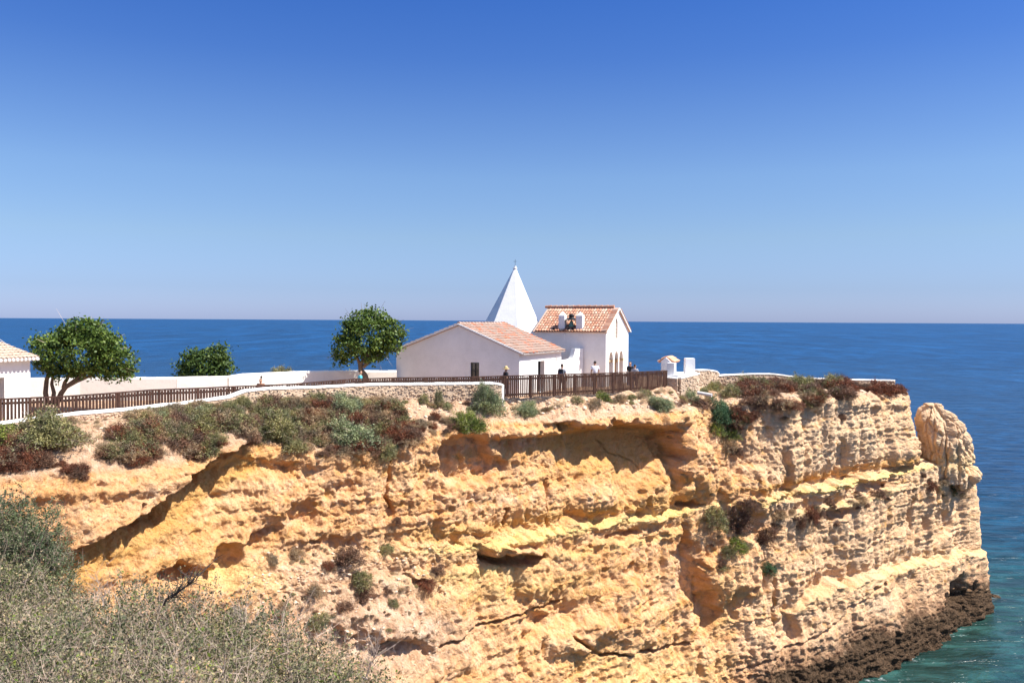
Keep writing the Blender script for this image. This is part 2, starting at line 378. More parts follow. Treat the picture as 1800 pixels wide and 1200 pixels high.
for cx, cy, rx, ry, dep, so, an in (
        (830, 812, 48, 34, 1.3, .3, .3), (770, 850, 40, 26, .5, .4, 0), (905, 987, 50, 13, 2.2, .25, 0), (1218, 1005, 22, 70, 2.0, .3, -.1), (1248, 1075, 18, 34, 1.6, .3, 0),
        (1227, 884, 16, 8, 2.0, .3, 0), (1186, 790, 12, 26, .8, .4, 0), (1470, 905, 30, 9, 1.2, .4, -.25), (1530, 852, 40, 8, 1.0, .4, -.15), (1385, 868, 26, 10, .9, .4, -.15),
        (545, 905, 30, 20, .9, .4, .2), (470, 955, 34, 24, 1.0, .4, -.3), (350, 820, 34, 26, .9, .3, -.3), (260, 905, 26, 14, .7, .4, -.6), (330, 1010, 40, 20, 1.1, .35, 0),
        (400, 1000, 22, 36, .9, .4, .2), (610, 850, 22, 14, .6, .4, 0), (640, 1125, 60, 14, .6, .5, .1), (705, 1140, 45, 20, .8, .5, .2), (735, 1015, 26, 6, .7, .4, .1), 
        (1050, 960, 30, 8, .8, .4, -.2), (1125, 945, 40, 8, .8, .4, -.1), (1290, 1060, 12, 30, .8, .4, 0), (1380, 1105, 20, 30, .9, .4, .3), (1695, 1050, 20, 26, 3.2, .35, .1),
        (1655, 930, 14, 28, .7, .4, .2), (1610, 900, 8, 22, .5, .4, 0), (1545, 700, 10, 16, .6, .4, 0), (1105, 1010, 16, 12, .5, .4, 0), (985, 1085, 46, 30, 1.0, .5, .6), (960, 1120, 36, 40, .9, .4, .9),
        (590, 960, 36, 10, .6, .4, .1), (700, 905, 12, 10, .6, .4, 0), (1340, 1010, 10, 40, .5, .4, 0), (1480, 800, 10, 30, .5, .4, .1), (1375, 820, 7, 36, .6, .4, 0)):
    D -= .62 * dep * ell(cx, cy, rx, ry, so, an)
for cx, cy, rx, ry, dep, so, an in ((885, 968, 60, 10, .7, .4, .05), (870, 945, 60, 14, .4, .5, 0), (1150, 880, 24, 40, .7, .4, 0), (1310, 860, 40, 36, .9, .5, 0), (1010, 1120, 70, 30, .6, .5, -.3),
                                    (1060, 850, 30, 60, .5, .5, 0), (640, 1100, 90, 30, .5, .5, 0), (1280, 1000, 40, 60, .8, .6, 0), (500, 870, 50, 40, .5, .5, 0), (1110, 1080, 60, 50, .4, .5, 0)):
    D += dep * ell(cx, cy, rx, ry, so, an)
def crack(pts, w, dep):
    d = np.full(U.shape, 1e9)
    for (x0, y0), (x1, y1) in zip(pts[:-1], pts[1:]):
        L2 = (x1 - x0) ** 2 + (y1 - y0) ** 2
        t = np.clip(((U - nwx * .6 - x0) * (x1 - x0) + (V_ - nwy * .6 - y0) * (y1 - y0)) / L2, 0, 1)
        d = np.minimum(d, np.hypot(U - nwx * .6 - x0 - t * (x1 - x0), V_ - nwy * .6 - y0 - t * (y1 - y0)))
    return dep * sstep(w, w * 0.35, d)
D -= crack([(693, 778), (684, 820), (688, 850), (684, 870), (696, 895)], 3.6, 1.1)
D -= crack([(891, 897), (890, 930)], 3.0, .7); D -= crack([(975, 850), (968, 890), (972, 925)], 2.8, .5)
D -= crack([(1085, 775), (1100, 800), (1140, 815), (1160, 850)], 1.8, .15); D -= crack([(238, 880), (228, 905)], 2.6, .6)
D -= crack([(1360, 1010), (1358, 1085), (1362, 1100)], 3.2, .7); D -= crack([(780, 1140), (860, 1100), (1000, 1060)], 3, .6)
D -= crack([(1010, 1120), (1060, 1155), (1150, 1140), (1235, 1120)], 3.6, .7); D -= crack([(1460, 720), (1455, 800), (1462, 860)], 2.4, .35)
D -= crack([(1600, 860), (1610, 930), (1600, 960)], 3, .5); D -= crack([(995, 742), (997, 762)], 2.6, .6); D -= crack([(1560, 1010), (1450, 1110), (1300, 1180)], 3, .3)
# noise relief, sampled on the already sculpted surface
p = np.stack([Xg + nx * D, Yg + ny * D, Zg], -1).reshape(-1, 3)
big = fbm(p * np.array((1, 1, .8)) / 6.0, 3, 1)
flut = fbm(p * np.array((.75, .75, .13)), 3, 20)
stra = vnoise(np.stack([p[:, 0] * .08, p[:, 1] * .08, p[:, 2] * 1.5 + .5 * big], 1), 31) * .6 + vnoise(np.stack([p[:, 0] * .2, p[:, 1] * .2, p[:, 2] * 4.2], 1), 32) * .3
warp = np.stack([fbm(p / 1.2, 2, 50), fbm(p / 1.2 + 7, 2, 51), fbm(p / 1.2 + 13, 2, 52)], 1) * .35
f1, f2 = worley((p + warp) * np.array((.75, .75, .62)), 3)
g1, g2 = worley((p + warp) * np.array((2.2, 2.2, 1.7)), 4)
h1, h2 = worley((p + warp * .4) * np.array((4.6, 4.6, 5.4)), 8)
rid = fbm(p / 2.3, 4, 60, .55, True)
mid = fbm(p / .8, 4, 70, .6)
fin = fbm(p / .22, 3, 80, .6)
pit = np.clip(fbm(p / .45, 2, 90) - .28, 0, 1)
lumpy = np.clip(.6 + .9 * fbm(p / 4.5, 2, 95), .15, 1.3)
thin = vnoise(np.stack([p[:, 0] * .25, p[:, 1] * .25, p[:, 2] * 6.5 + 1.2 * big], 1), 36) * sstep(-.1, .3, fbm(p / 3.5, 2, 37)); fn2 = fbm(p / .10, 2, 84, .7); flut2 = fbm(p * np.array((1.6, 1.6, .22)), 3, 24)
mL = (1 - .85 * np.clip(np.exp(-((Zg - Z1[None, :] - .1) / .5) ** 2) * w1 + np.exp(-((Zg - Z2[None, :] - .1) / .5) ** 2) * w2 + .8 * np.exp(-((Zg - Z1[None, :] + 1.1) / .35) ** 2) * wz, 0, 1)).reshape(-1)
rgt = .58 - .28 * sstep(1290, 1370, Sg).reshape(-1)
nz = .62 * big + mL * ((.30 + .12 * (1 - rgt)) * flut + (.16 + .20 * (1 - rgt)) * flut2) + .065 * thin + .14 * stra + .16 * rid + rgt * lumpy * (.30 * (.55 - f1) + .13 * (.5 - g1) + .07 * (.5 - h1) + .16 * mid) - .05 * np.exp(-(f2 - f1) * 16) + .14 * fin + .045 * fn2 - .35 * rgt * pit
nz = nz.reshape(NR, NC)
low = sstep(4.5, 2.0, Zg); rough_low = fbm(p * np.array((1, 1, 1.6)) / .7, 4, 110, .62, True).reshape(NR, NC)
nz += low * (.16 * rough_low + .06 * fn2.reshape(NR, NC))
nz = np.where(sh > .3, nz * .45 + nz * .55 * (1 - sh), nz)
D += nz
# keep the far side of the tip simple
D *= np.where(S > 1790, .6, 1)[None, :]
PX = Xg + nx * D; PY = Yg + ny * D
vz = (.09 * mid + .12 * fbm(p / .45, 3, 99, .65) + .05 * fin).reshape(NR, NC)
PZ = Zg + vz

# ---- inland rows: slope of soil up to the wall and the flat top
FENCE_D = np.interp(S, [-500, 0, 700, 870, 1000, 1180, 1240, 1380, 1600], [3.0, 2.6, 2.4, 2.4, 2.4, 3.2, 4.0, 3.6, 2.5])
TOPZ = np.interp(S, [-500, 0, 133, 322, 400, 450, 560, 700, 900, 1150, 1172, 1200, 1250, 1290, 1600], [19.3, 19.42, 19.5, 19.66, 19.82, 19.85, 19.8, 19.5, 19.35, 19.2, 19.4, 19.55, 19.3, 18.95, 18.75])
MOUND = gauss1(TOPZ, 8)
dist = np.hypot(BX - LX[3], BY - LY[3])
steps = np.concatenate([np.linspace(0.03, 6.5, 92), np.linspace(7, 40, 26)])
GX = []; GY = []; GZ = []
rx, ry, rz = PX[-1], PY[-1], PZ[-1]
dix = (BX - rx); diy = (BY - ry); L = np.hypot(dix, diy) + 1e-6
for d in steps:
    t = np.minimum(d / L, 1.0)
    x = rx + dix * t; y = ry + diy * t
    e = np.clip(d / FENCE_D, 0, 1)
    # steep soil bank first, then levelling out
    z = rz + (MOUND - rz) * (1 - (1 - e) ** 1.6)
    z = np.where(d > FENCE_D, MOUND + (19.15 - MOUND) * sstep(0, 3, d - FENCE_D) * (S < 1240), z)
    GX.append(x); GY.append(y); GZ.append(z)
GX, GY, GZ = map(np.array, (GX, GY, GZ))
q = np.stack([GX, GY, GZ], -1).reshape(-1, 3)
gn = (.30 * fbm(q / 1.8, 3, 130) + .14 * fbm(q / .5, 3, 131) + .05 * fbm(q / .15, 2, 132)).reshape(GX.shape)
w1_, w2_ = worley(q * 1.7, 12); st = np.clip(.38 - w1_, 0, 1).reshape(GX.shape) * (fbm(q / 1.5, 2, 133).reshape(GX.shape) > .05)
fade = (1 - sstep(0.75, 1.0, steps[:, None] / FENCE_D[None, :])) * sstep(0, .25, steps)[:, None]
GZ = GZ + (gn + .45 * st) * np.clip(fade, .03, 1)
# outer skirt: down behind
SKX = np.array([BX + (BX - rx) * 0.002 * k for k in (1, 2)]); SKY = np.array([BY + 0.25 * k for k in (1, 2)]); SKZ = np.array([np.full(NC, 19.0), np.full(NC, -3.0)])
AX = np.concatenate([PX, GX, SKX]); AY = np.concatenate([PY, GY, SKY]); AZ = np.concatenate([PZ, GZ, SKZ])
V = np.stack([AX, AY, AZ], -1).reshape(-1, 3)
NT = AX.shape[0]
# colour zones
yl = np.exp(-((Zg - Z1[None, :] - .02) / .2) ** 2) * np.clip(w1 * 1.1, 0, 1) + .8 * np.exp(-((Zg - Z1[None, :] + 1.2) / .16) ** 2) * np.clip(wz, 0, 1)
yl += .16 * np.clip(fbm(p * np.array((.14, .14, .4)), 3, 140).reshape(NR, NC) - .02, 0, 1) * 2.2 * (Sg < 1300)
yl += .5 * np.exp(-((Zg - Z2[None, :] - .1) / .25) ** 2) * w2 * .6
yl += .6 * ell(425, 1020, 70, 18, .6) + .4 * ell(880, 1030, 110, 30, .8) + .35 * ell(1110, 1170, 120, 40, .8)
wetz = np.clip((5.0 - Zg + .8 * vnoise(P0 * .35, 7).reshape(NR, NC)) / 4.2, 0, 1) * sstep(1200, 1420, Sg)
soil_f = np.zeros((NR, NC)); soil_f += sstep(.35, 0, dtop) + ell(610, 1060, 150, 95, .5) * .85 + .8 * ell(700, 1130, 120, 60, .6)
soil_g = np.ones((NT - NR, NC))
zone = np.ones((NT, NC, 4)); zone[:NR, :, 0] = np.clip(yl, 0, 1); zone[NR:, :, 0] = 0
zone[:NR, :, 1] = wetz; zone[NR:, :, 1] = 0; zone[:NR, :, 2] = np.clip(soil_f, 0, 1); zone[NR:, :, 2] = soil_g
tone = np.ones((NT, NC, 4)); tone[..., :2] = 0
och_shade = .9 * sh + shade_band * .9 + np.clip(stra.reshape(NR, NC) * 1.2 - .25, 0, .6) + .8 * np.exp(-((Zg - Z1[None, :] - .75) / .35) ** 2) * np.clip(w1, 0, 1) + .5 * pit.reshape(NR, NC) * 3  # ochre strata plus shade colour painted into alcove, cast-shadow strip and pits
tone[:NR, :, 0] = np.clip(och_shade, 0, .92)
tone[:NR, :, 1] = np.clip(.55 * sstep(1200, 1500, Sg) + .9 * np.clip(big.reshape(NR, NC), 0, 1), 0, .8) * (1 - np.clip(och_shade, 0, 1))
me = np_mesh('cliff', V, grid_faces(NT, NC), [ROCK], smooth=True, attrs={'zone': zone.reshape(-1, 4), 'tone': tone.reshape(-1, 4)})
cliff = tag(link('cliff', me), kind='structure')

# ---- the rock stack at the end of the headland
def stack(name, prof, Y, ry_, dz, rowsn, cols, seed):
    # prof: rows (py, px_left, px_right) top to bottom
    pys = np.linspace(prof[0][0], prof[-1][0], rowsn)
    l = np.interp(pys, [a[0] for a in prof], [a[1] for a in prof]); r = np.interp(pys, [a[0] for a in prof], [a[2] for a in prof])
    th = np.linspace(0, 2 * np.pi, cols, endpoint=False); out = []
    for k, (py, a, b) in enumerate(zip(pys, l, r)):
        wl = W(a, py, Y); wr = W(b, py, Y); cx = (wl.x + wr.x) / 2; hw = (wr.x - wl.x) / 2
        c = np.cos(th); s = np.sin(th)
        tt = k / (rowsn - 1); yy = ry_ * min(1, .35 + 1.2 * tt ** .6) * min(1, hw / .8)
        out.append(np.stack([cx + hw * np.sign(c) * np.abs(c) ** .6, Y + yy * np.sign(s) * np.abs(s) ** .6, np.full(cols, wl.z)], -1))
    A = np.array(out); p_ = A.reshape(-1, 3)
    cen = A.mean(1, keepdims=True); dirv = A - cen; dirv[..., 2] = 0; dirv /= np.linalg.norm(dirv, axis=-1, keepdims=True) + 1e-6
    f1, f2 = worley(p_ * np.array((1.1, 1.1, .8)), seed); g1, g2 = worley(p_ * 2.6, seed + 1)
    vl = np.abs(vnoise(p_ * np.array((.95, .95, .07)) + .15 * fbm(p_, 2, 5)[:, None], seed + 15))
    n = .16 * fbm(p_ / 1.4, 3, seed + 2) + .42 * (.5 - f1) - .12 * np.exp(-(f2 - f1) * 12) + .10 * (.5 - g1) + .14 * fbm(p_ / .5, 4, seed + 3, .6) - .34 * np.exp(-vl * 11) + .10 * fbm(p_ * np.array((.3, .3, 1.6)), 2, seed + 5) + .04 * fbm(p_ / .15, 2, seed + 4) - .25 * np.clip(fbm(p_ / .5, 2, seed + 9) - .3, 0, 1)
    A = A + dirv * (n.reshape(A.shape[:2]) - .16)[..., None]
    cap_ = A[0].mean(0, keepdims=True); Vv = np.concatenate([A.reshape(-1, 3), cap_])
    Fq = []
    i = np.arange(cols); j = (i + 1) % cols
    for k in range(rowsn - 1): Fq.append(np.stack([k * cols + j, k * cols + i, (k + 1) * cols + i, (k + 1) * cols + j], 1))
    Fq.append(np.stack([i, j, np.full(cols, len(Vv) - 1), np.full(cols, len(Vv) - 1)], 1))
    Fq = np.concatenate(Fq)
    me_ = bpy.data.meshes.new(name)
    quads = Fq[:-cols].tolist(); tris = [(a, b, c) for a, b, c, _ in Fq[-cols:].tolist()]
    me_.from_pydata(Vv.tolist(), [], quads + tris)
    me_.materials.append(ROCK); me_.polygons.foreach_set('use_smooth', [True] * len(me_.polygons))
    zz = Vv[:, 2]; zo = np.zeros((len(Vv), 4)); zo[:, 0] = .45 * np.exp(-((zz - 12.9) / .8) ** 2); zo[:, 3] = 1
    tn = np.zeros((len(Vv), 4)); tn[:, 1] = .8; tn[:, 3] = 1
    for nm, arr in (('zone', zo), ('tone', tn)):
        at = me_.attributes.new(nm, 'FLOAT_COLOR', 'POINT'); at.data.foreach_set('color', arr.astype(np.float32).ravel())
    me_.update()
    return tag(link(name, me_), kind='structure')
stack('rock_stack', [(708, 1627, 1656), (710, 1621, 1661), (718, 1616, 1667), (735, 1612, 1683), (760, 1613, 1697), (780, 1617, 1706), (800, 1619, 1709), (809, 1621, 1706), (816, 1622, 1690), (845, 1622, 1688)], 66.4, 1.7, 0, 230, 380, 200)
stack('rock_ledge', [(814, 1690, 1708), (818, 1670, 1716), (835, 1660, 1718), (845, 1664, 1708), (862, 1670, 1696)], 67.2, 1.6, 0, 80, 200, 260)

stack('rock', [(1043, 1738, 1746), (1045, 1731, 1756), (1050, 1727, 1765), (1058, 1726, 1768)], 73.4, .7, 0, 30, 60, 300)
o_ = bpy.data.objects['rock']; del o_['kind']; tag(o_, 'small dark wave washed rock in the sea just off the cliff tip', 'rock')
for _n in ('zone',):
    _a = np.zeros((len(o_.data.vertices), 4), np.float32); _a[:, 1] = 1; _a[:, 3] = 1; o_.data.attributes['zone'].data.foreach_set('color', _a.ravel())

# ---- the headland the camera stands on (mostly below the frame)
gx = np.linspace(-16, 6, 180); gy = np.concatenate([np.linspace(-14, 12.5, 170), np.linspace(12.7, 15, 30)])
XX, YY = np.meshgrid(gx, gy)
Zf = 21.7 - .235 * np.maximum(YY, 0) - .20 * np.maximum(XX + 2.5, 0) * sstep(0, 4, YY) + .0 * XX
edge = np.clip(YY - 10.6 + .55 * np.maximum(XX + 4.5, 0), 0, 9)
Zf -= edge * 1.6 + .25 * edge ** 2
qf = np.stack([XX, YY, Zf], -1).reshape(-1, 3)
Zf += (.18 * fbm(qf / 1.2, 4, 300) + .04 * fbm(qf / .25, 3, 301)).reshape(Zf.shape)
Vf = np.stack([XX, YY, Zf], -1).reshape(-1, 3)
zo = np.zeros((len(Vf), 4)); zo[:, 2] = 1; zo[:, 3] = 1; tn = np.zeros((len(Vf), 4)); tn[:, 3] = 1
tag(link('ground', np_mesh('ground', Vf, grid_faces(len(gy), len(gx)), [ROCK], smooth=True, attrs={'zone': zo, 'tone': tn})), kind='structure')

# ---- sea
shore = np.stack([LX[0], LY[0]], 1)[::8]
def axis(lo, hi, st, far):
    a = np.arange(lo, hi, st); g = [hi]; h = [lo]; s = st
    while g[-1] < far: s *= 1.18; g.append(g[-1] + s)
    s = st
    while h[-1] > -far: s *= 1.18; h.append(h[-1] - s)
    return np.array(sorted(set(h + a.tolist() + g)))
ax = axis(5, 75, .8, 90000); ay = axis(35, 105, .8, 90000)
SX, SY = np.meshgrid(ax, ay)
pts = np.stack([SX.ravel(), SY.ravel()], 1)
dm = np.full(len(pts), 1e9)
near = (np.abs(pts[:, 0] - 30) < 120) & (np.abs(pts[:, 1] - 65) < 120)
pn = pts[near]; dd = np.full(len(pn), 1e9)
for k in range(len(shore)): dd = np.minimum(dd, (pn[:, 0] - shore[k, 0]) ** 2 + (pn[:, 1] - shore[k, 1]) ** 2)
dm[near] = np.sqrt(dd); dm = np.minimum(dm, 120)
sat = np.ones((len(pts), 4)); sat[:, 0] = dm / 120; sat[:, 1] = np.clip(1 - np.hypot((pts[:, 0] - 40.2) / 2.2, (pts[:, 1] - 73.2) / .9), 0, 1)
def mat_sea():
    m, nt, b = mat_new('sea_water'); b.inputs['IOR'].default_value = 1.33; spec(b, .3, .2)
    g = geo(nt); pos = g.outputs['Position']
    at = N(nt, 'ShaderNodeAttribute', attribute_name='shore'); sp_ = N(nt, 'ShaderNodeSeparateColor'); nt.links.new(at.outputs['Color'], sp_.inputs[0])
    mp = N(nt, 'ShaderNodeMapping'); mp.inputs['Scale'].default_value = (.35, 1.0, 1); mp.inputs['Rotation'].default_value = (0, 0, .12); nt.links.new(pos, mp.inputs[0])
    v = mp.outputs[0]
    d = ramp(nt, math_n(nt, 'ADD', sp_.outputs[0], math_n(nt, 'MULTIPLY', math_n(nt, 'SUBTRACT', noise(nt, .04, 4, .6, v), .5), .12)),
             [(0.0, (.014, .042, .036)), (.07, (.008, .038, .042)), (.20, (.003, .030, .052)), (.6, (.002, .025, .065))])
    far = N(nt, 'ShaderNodeVectorMath', operation='LENGTH'); nt.links.new(pos, far.inputs[0])
    ff = N(nt, 'ShaderNodeMapRange'); ff.inputs[1].default_value = 90; ff.inputs[2].default_value = 700; nt.links.new(far.outputs['Value'], ff.inputs[0])
    d = mixc(nt, ff.outputs[0], d, (.004, .042, .118))
    def wav(sx_, sy_, det):
        q_ = N(nt, 'ShaderNodeMapping'); q_.inputs['Scale'].default_value = (sx_, sy_, 1); q_.inputs['Rotation'].default_value = (0, 0, .1); nt.links.new(pos, q_.inputs[0]); return noise(nt, 1.0, det, .65, q_.outputs[0], .5)
    fr2 = N(nt, 'ShaderNodeMapRange'); fr2.inputs[1].default_value = 150; fr2.inputs[2].default_value = 1200; nt.links.new(far.outputs['Value'], fr2.inputs[0])
    wnear = wav(.22, .55, 5); wmid = wav(.07, .05, 5); wfar = wav(.03, .006, 6)
    wsel = mixc(nt, ff.outputs[0], wnear, wmid); wsel = mixc(nt, fr2.outputs[0], wsel, mixc(nt, .45, wfar, (.5, .5, .5)))
    pat = ramp(nt, wsel, [(.36, (.5,) * 3), (.5, (1.0,) * 3), (.64, (2.0,) * 3)])  # light and dark sides of wave facets painted into the water colour
    d = mixc(nt, 1.0, d, pat, 'MULTIPLY')
    d = mixc(nt, 1.0, d, ramp(nt, noise(nt, .004, 3, .6, v), [(.35, (.88,) * 3), (.65, (1.12,) * 3)]), 'MULTIPLY')
    # foam along the foot of the rock
    fo = math_n(nt, 'MULTIPLY', ramp(nt, sp_.outputs[0], [(.003, (1,) * 3), (.010, (0,) * 3)]), ramp(nt, noise(nt, .9, 6, .75, pos), [(.58, (0,) * 3), (.68, (.6,) * 3)]))
    fo2 = math_n(nt, 'MULTIPLY', sp_.outputs[1], ramp(nt, noise(nt, 2.0, 5, .7, v), [(.42, (0,) * 3), (.58, (1,) * 3)]))
    fo = math_n(nt, 'MAXIMUM', fo, fo2)
    d = mixc(nt, fo, d, (.75, .8, .8)); nt.links.new(d, b.inputs['Base Color'])
    rr = math_n(nt, 'ADD', math_n(nt, 'MULTIPLY', fo, .6), math_n(nt, 'ADD', math_n(nt, 'MULTIPLY', ff.outputs[0], .14), .26)); nt.links.new(rr, b.inputs['Roughness'])
    h = math_n(nt, 'ADD', math_n(nt, 'MULTIPLY', noise(nt, .22, 3, .5, v, .3), 2.4), math_n(nt, 'ADD', math_n(nt, 'MULTIPLY', noise(nt, .9, 4, .6, v, .4), .75), math_n(nt, 'MULTIPLY', noise(nt, 4.0, 3, .6, v), .12)))
    bump(nt, b, h, 1.0, .55)
    return m
tag(link('sea', np_mesh('sea', np.stack([SX, SY, SX * 0], -1).reshape(-1, 3), grid_faces(len(ay), len(ax)), [mat_sea()], smooth=True, attrs={'shore': sat})), kind='structure')
bx_, by_ = -3000, 3000

bpy.context.view_layer.update()
from mathutils.bvhtree import BVHTree
def hit(px, py):                            # where the sight line through a pixel meets the land
    ok, loc, nor, _ = cliff.ray_cast(Vector((0, 0, CAMZ)), ray(px, py).normalized())
    return (loc.copy(), nor.copy()) if ok else (None, None)
# ================================================================== MATERIALS OF THE THINGS
def mat_plaster(name, c, stain=0.06):
    m, nt, b = mat_new(name); spec(b, .15, .9); pos = geo(nt).outputs['Position']
    f = noise(nt, 1.3, 6, .65, pos); f2 = noise(nt, 14, 4, .6, pos)
    col = ramp(nt, f, [(.3, [x * (1 - stain) for x in c]), (.65, c)])
    col = mixc(nt, .5, col, ramp(nt, f2, [(.3, (.93, .92, .90)), (.6, (1, 1, 1))]), 'MULTIPLY')
    nt.links.new(col, b.inputs['Base Color'])
    bump(nt, b, math_n(nt, 'ADD', noise(nt, 7, 6, .6, pos), math_n(nt, 'MULTIPLY', f, 1.5)), .35, .03)
    return m
WHITE = mat_plaster('white_plaster', (.80, .785, .765), .11); OLDWHITE = mat_plaster('weathered_whitewash', (.74, .70, .64), .16)
def mat_tile(name, cols, lichen):
    m, nt, b = mat_new(name); spec(b, .2, .85)
    g = geo(nt); oi = N(nt, 'ShaderNodeObjectInfo')
    r = math_n(nt, 'FRACT', math_n(nt, 'ADD', g.outputs['Random Per Island'], oi.outputs['Random']))
    c = ramp(nt, r, cols); f = noise(nt, 5, 5, .7, g.outputs['Position'])
    c = mixc(nt, ramp(nt, f, [(.48 - lichen * .3, (0,) * 3), (.62 - lichen * .2, (lichen,) * 3)]), c, (.34, .29, .25))
    nt.links.new(c, b.inputs['Base Color']); bump(nt, b, noise(nt, 30, 3, .6, g.outputs['Position']), .4, .01)
    return m
TILE = mat_tile('clay_tile', [(0, (.36, .13, .07)), (.25, (.52, .23, .13)), (.5, (.56, .32, .21)), (.75, (.42, .16, .08)), (1, (.56, .38, .28))], .35)
TILE_OLD = mat_tile('lichen_clay_tile', [(0, (.24, .15, .11)), (.3, (.38, .26, .20)), (.6, (.29, .17, .13)), (.82, (.42, .29, .23)), (.87, (.52, .11, .03)), (1, (.50, .14, .05))], .35)
TILE_NEW = mat_tile('new_clay_tile', [(0, (.70, .36, .21)), (.5, (.75, .44, .28)), (1, (.68, .33, .18))], .15)
TILE_PALE = mat_tile('pale_clay_tile', [(0, (.62, .42, .30)), (.5, (.68, .50, .37)), (1, (.58, .36, .25))], .5)
WOOD = mat_plain('dark_stained_wood', (.055, .024, .015), .8, var=.4, scale=5, bmp=.2)
def mat_stone():
    m, nt, b = mat_new('rubble_stone'); spec(b, .15, .9); g = geo(nt)
    c = ramp(nt, g.outputs['Random Per Island'], [(0, (.44, .31, .21)), (.4, (.55, .41, .29)), (.7, (.60, .47, .35)), (1, (.48, .35, .25))])
    c = mixc(nt, .5, c, ramp(nt, noise(nt, 12, 5, .7, g.outputs['Position']), [(.3, (.6, .55, .5)), (.65, (1, 1, 1))]), 'MULTIPLY')
    nt.links.new(c, b.inputs['Base Color']); bump(nt, b, noise(nt, 22, 5, .7, g.outputs['Position']), .7, .03); return m
STONE = mat_stone()
MORTAR = mat_plain('earth_mortar', (.54, .40, .28), .95, var=.25, scale=4, bmp=.8)
GOLDSTONE = mat_plain('golden_stone', (.50, .38, .24), .85, var=.2, scale=8, bmp=.4)
BARK = mat_plain('grey_brown_bark', (.17, .125, .09), .9, var=.35, scale=9, bmp=.8)
IRON = mat_plain('black_iron', (.02, .02, .022), .5, .5); BRONZE = mat_plain('green_bronze', (.16, .27, .20), .6, .2, var=.3)
DARK = mat_plain('dark_interior', (.012, .012, .013), .6); GLASS = mat_plain('dark_glass', (.015, .018, .022), .12, 0, .6)
FRAMEM = mat_plain('dark_frame_paint', (.03, .028, .027), .5); PIPEM = mat_plain('pale_pipe_plastic', (.62, .58, .54), .5)
TAN = mat_plain('tan_shutter', (.58, .42, .27), .6)
def mat_leaf(name, a, b_, c_, sp=.25):
    m, nt, b = mat_new(name); spec(b, sp, .55); g = geo(nt); oi = N(nt, 'ShaderNodeObjectInfo')
    c = ramp(nt, g.outputs['Random Per Island'], [(0, a), (.5, b_), (1, c_)])
    k = ramp(nt, noise(nt, 1.6, 3, .5, g.outputs['Position']), [(.36, (.6, .66, .66)), (.64, (1.25, 1.16, 1.0))])
    c = mixc(nt, 1, c, k, 'MULTIPLY')
    nt.links.new(c, b.inputs['Base Color'])
    tr = N(nt, 'ShaderNodeBsdfTranslucent'); nt.links.new(c, tr.inputs[0]); ms = N(nt, 'ShaderNodeMixShader'); ms.inputs[0].default_value = .22
    out = nt.nodes['Material Output']; nt.links.new(b.outputs[0], ms.inputs[1]); nt.links.new(tr.outputs[0], ms.inputs[2]); nt.links.new(ms.outputs[0], out.inputs[0])
    return m
L_TREE = mat_leaf('tree_leaf', (.042, .080, .012), (.085, .145, .022), (.16, .225, .045), .35)
L_OLIVE = mat_leaf('olive_leaf', (.14, .14, .055), (.24, .235, .10), (.36, .33, .17))
L_PALE = mat_leaf('grey_green_leaf', (.15, .185, .085), (.27, .32, .17), (.42, .45, .28))
L_GREEN = mat_leaf('bright_green_leaf', (.08, .12, .018), (.16, .21, .035), (.28, .31, .07))
L_BLUE = mat_leaf('dark_green_leaf', (.04, .09, .04), (.085, .17, .085), (.16, .26, .15))
L_RED = mat_leaf('red_brown_leaf', (.12, .036, .024), (.20, .068, .042), (.30, .13, .065))
L_PURPLE = mat_leaf('purple_brown_leaf', (.13, .065, .048), (.21, .115, .08), (.31, .20, .14))
L_DRY = mat_leaf('dry_leaf', (.24, .16, .09), (.38, .27, .17), (.50, .39, .26))
L_FORE = mat_leaf('saltbush_leaf', (.07, .085, .035), (.17, .175, .085), (.40, .33, .21))
L_FORE2 = mat_leaf('tall_saltbush_leaf', (.05, .075, .03), (.115, .15, .07), (.26, .28, .15))
TWIG = mat_plain('dry_twig', (.37, .285, .225), .85, var=.25, scale=9); DTWIG = mat_plain('dark_twig', (.10, .075, .06), .85, var=.25, scale=9)
STRAW = mat_plain('dry_straw', (.55, .42, .26), .8, var=.2, scale=9)
SKIN = mat_plain('skin', (.42, .24, .16), .5); HAIR = mat_plain('dark_hair', (.018, .013, .011), .5); HAIRB = mat_plain('brown_hair', (.09, .05, .03), .5)
def cloth(n, c): return mat_plain(n, c, .85, 0, .1, .06)
C_BLACK = cloth('black_cloth', (.022, .024, .03)); C_WHITE = cloth('white_cloth', (.72, .72, .78)); C_GREY = cloth('grey_cloth', (.32, .33, .37)); C_TURQ = cloth('turquoise_cloth', (.10, .48, .58))
C_KHAKI = cloth('khaki_cloth', (.28, .19, .11)); C_NAVY = cloth('navy_cloth', (.03, .035, .07)); C_BROWN = cloth('brown_leather', (.20, .09, .05)); C_STRAW = cloth('straw_hat_weave', (.62, .47, .22)); C_DENIM = cloth('denim', (.06, .09, .16))
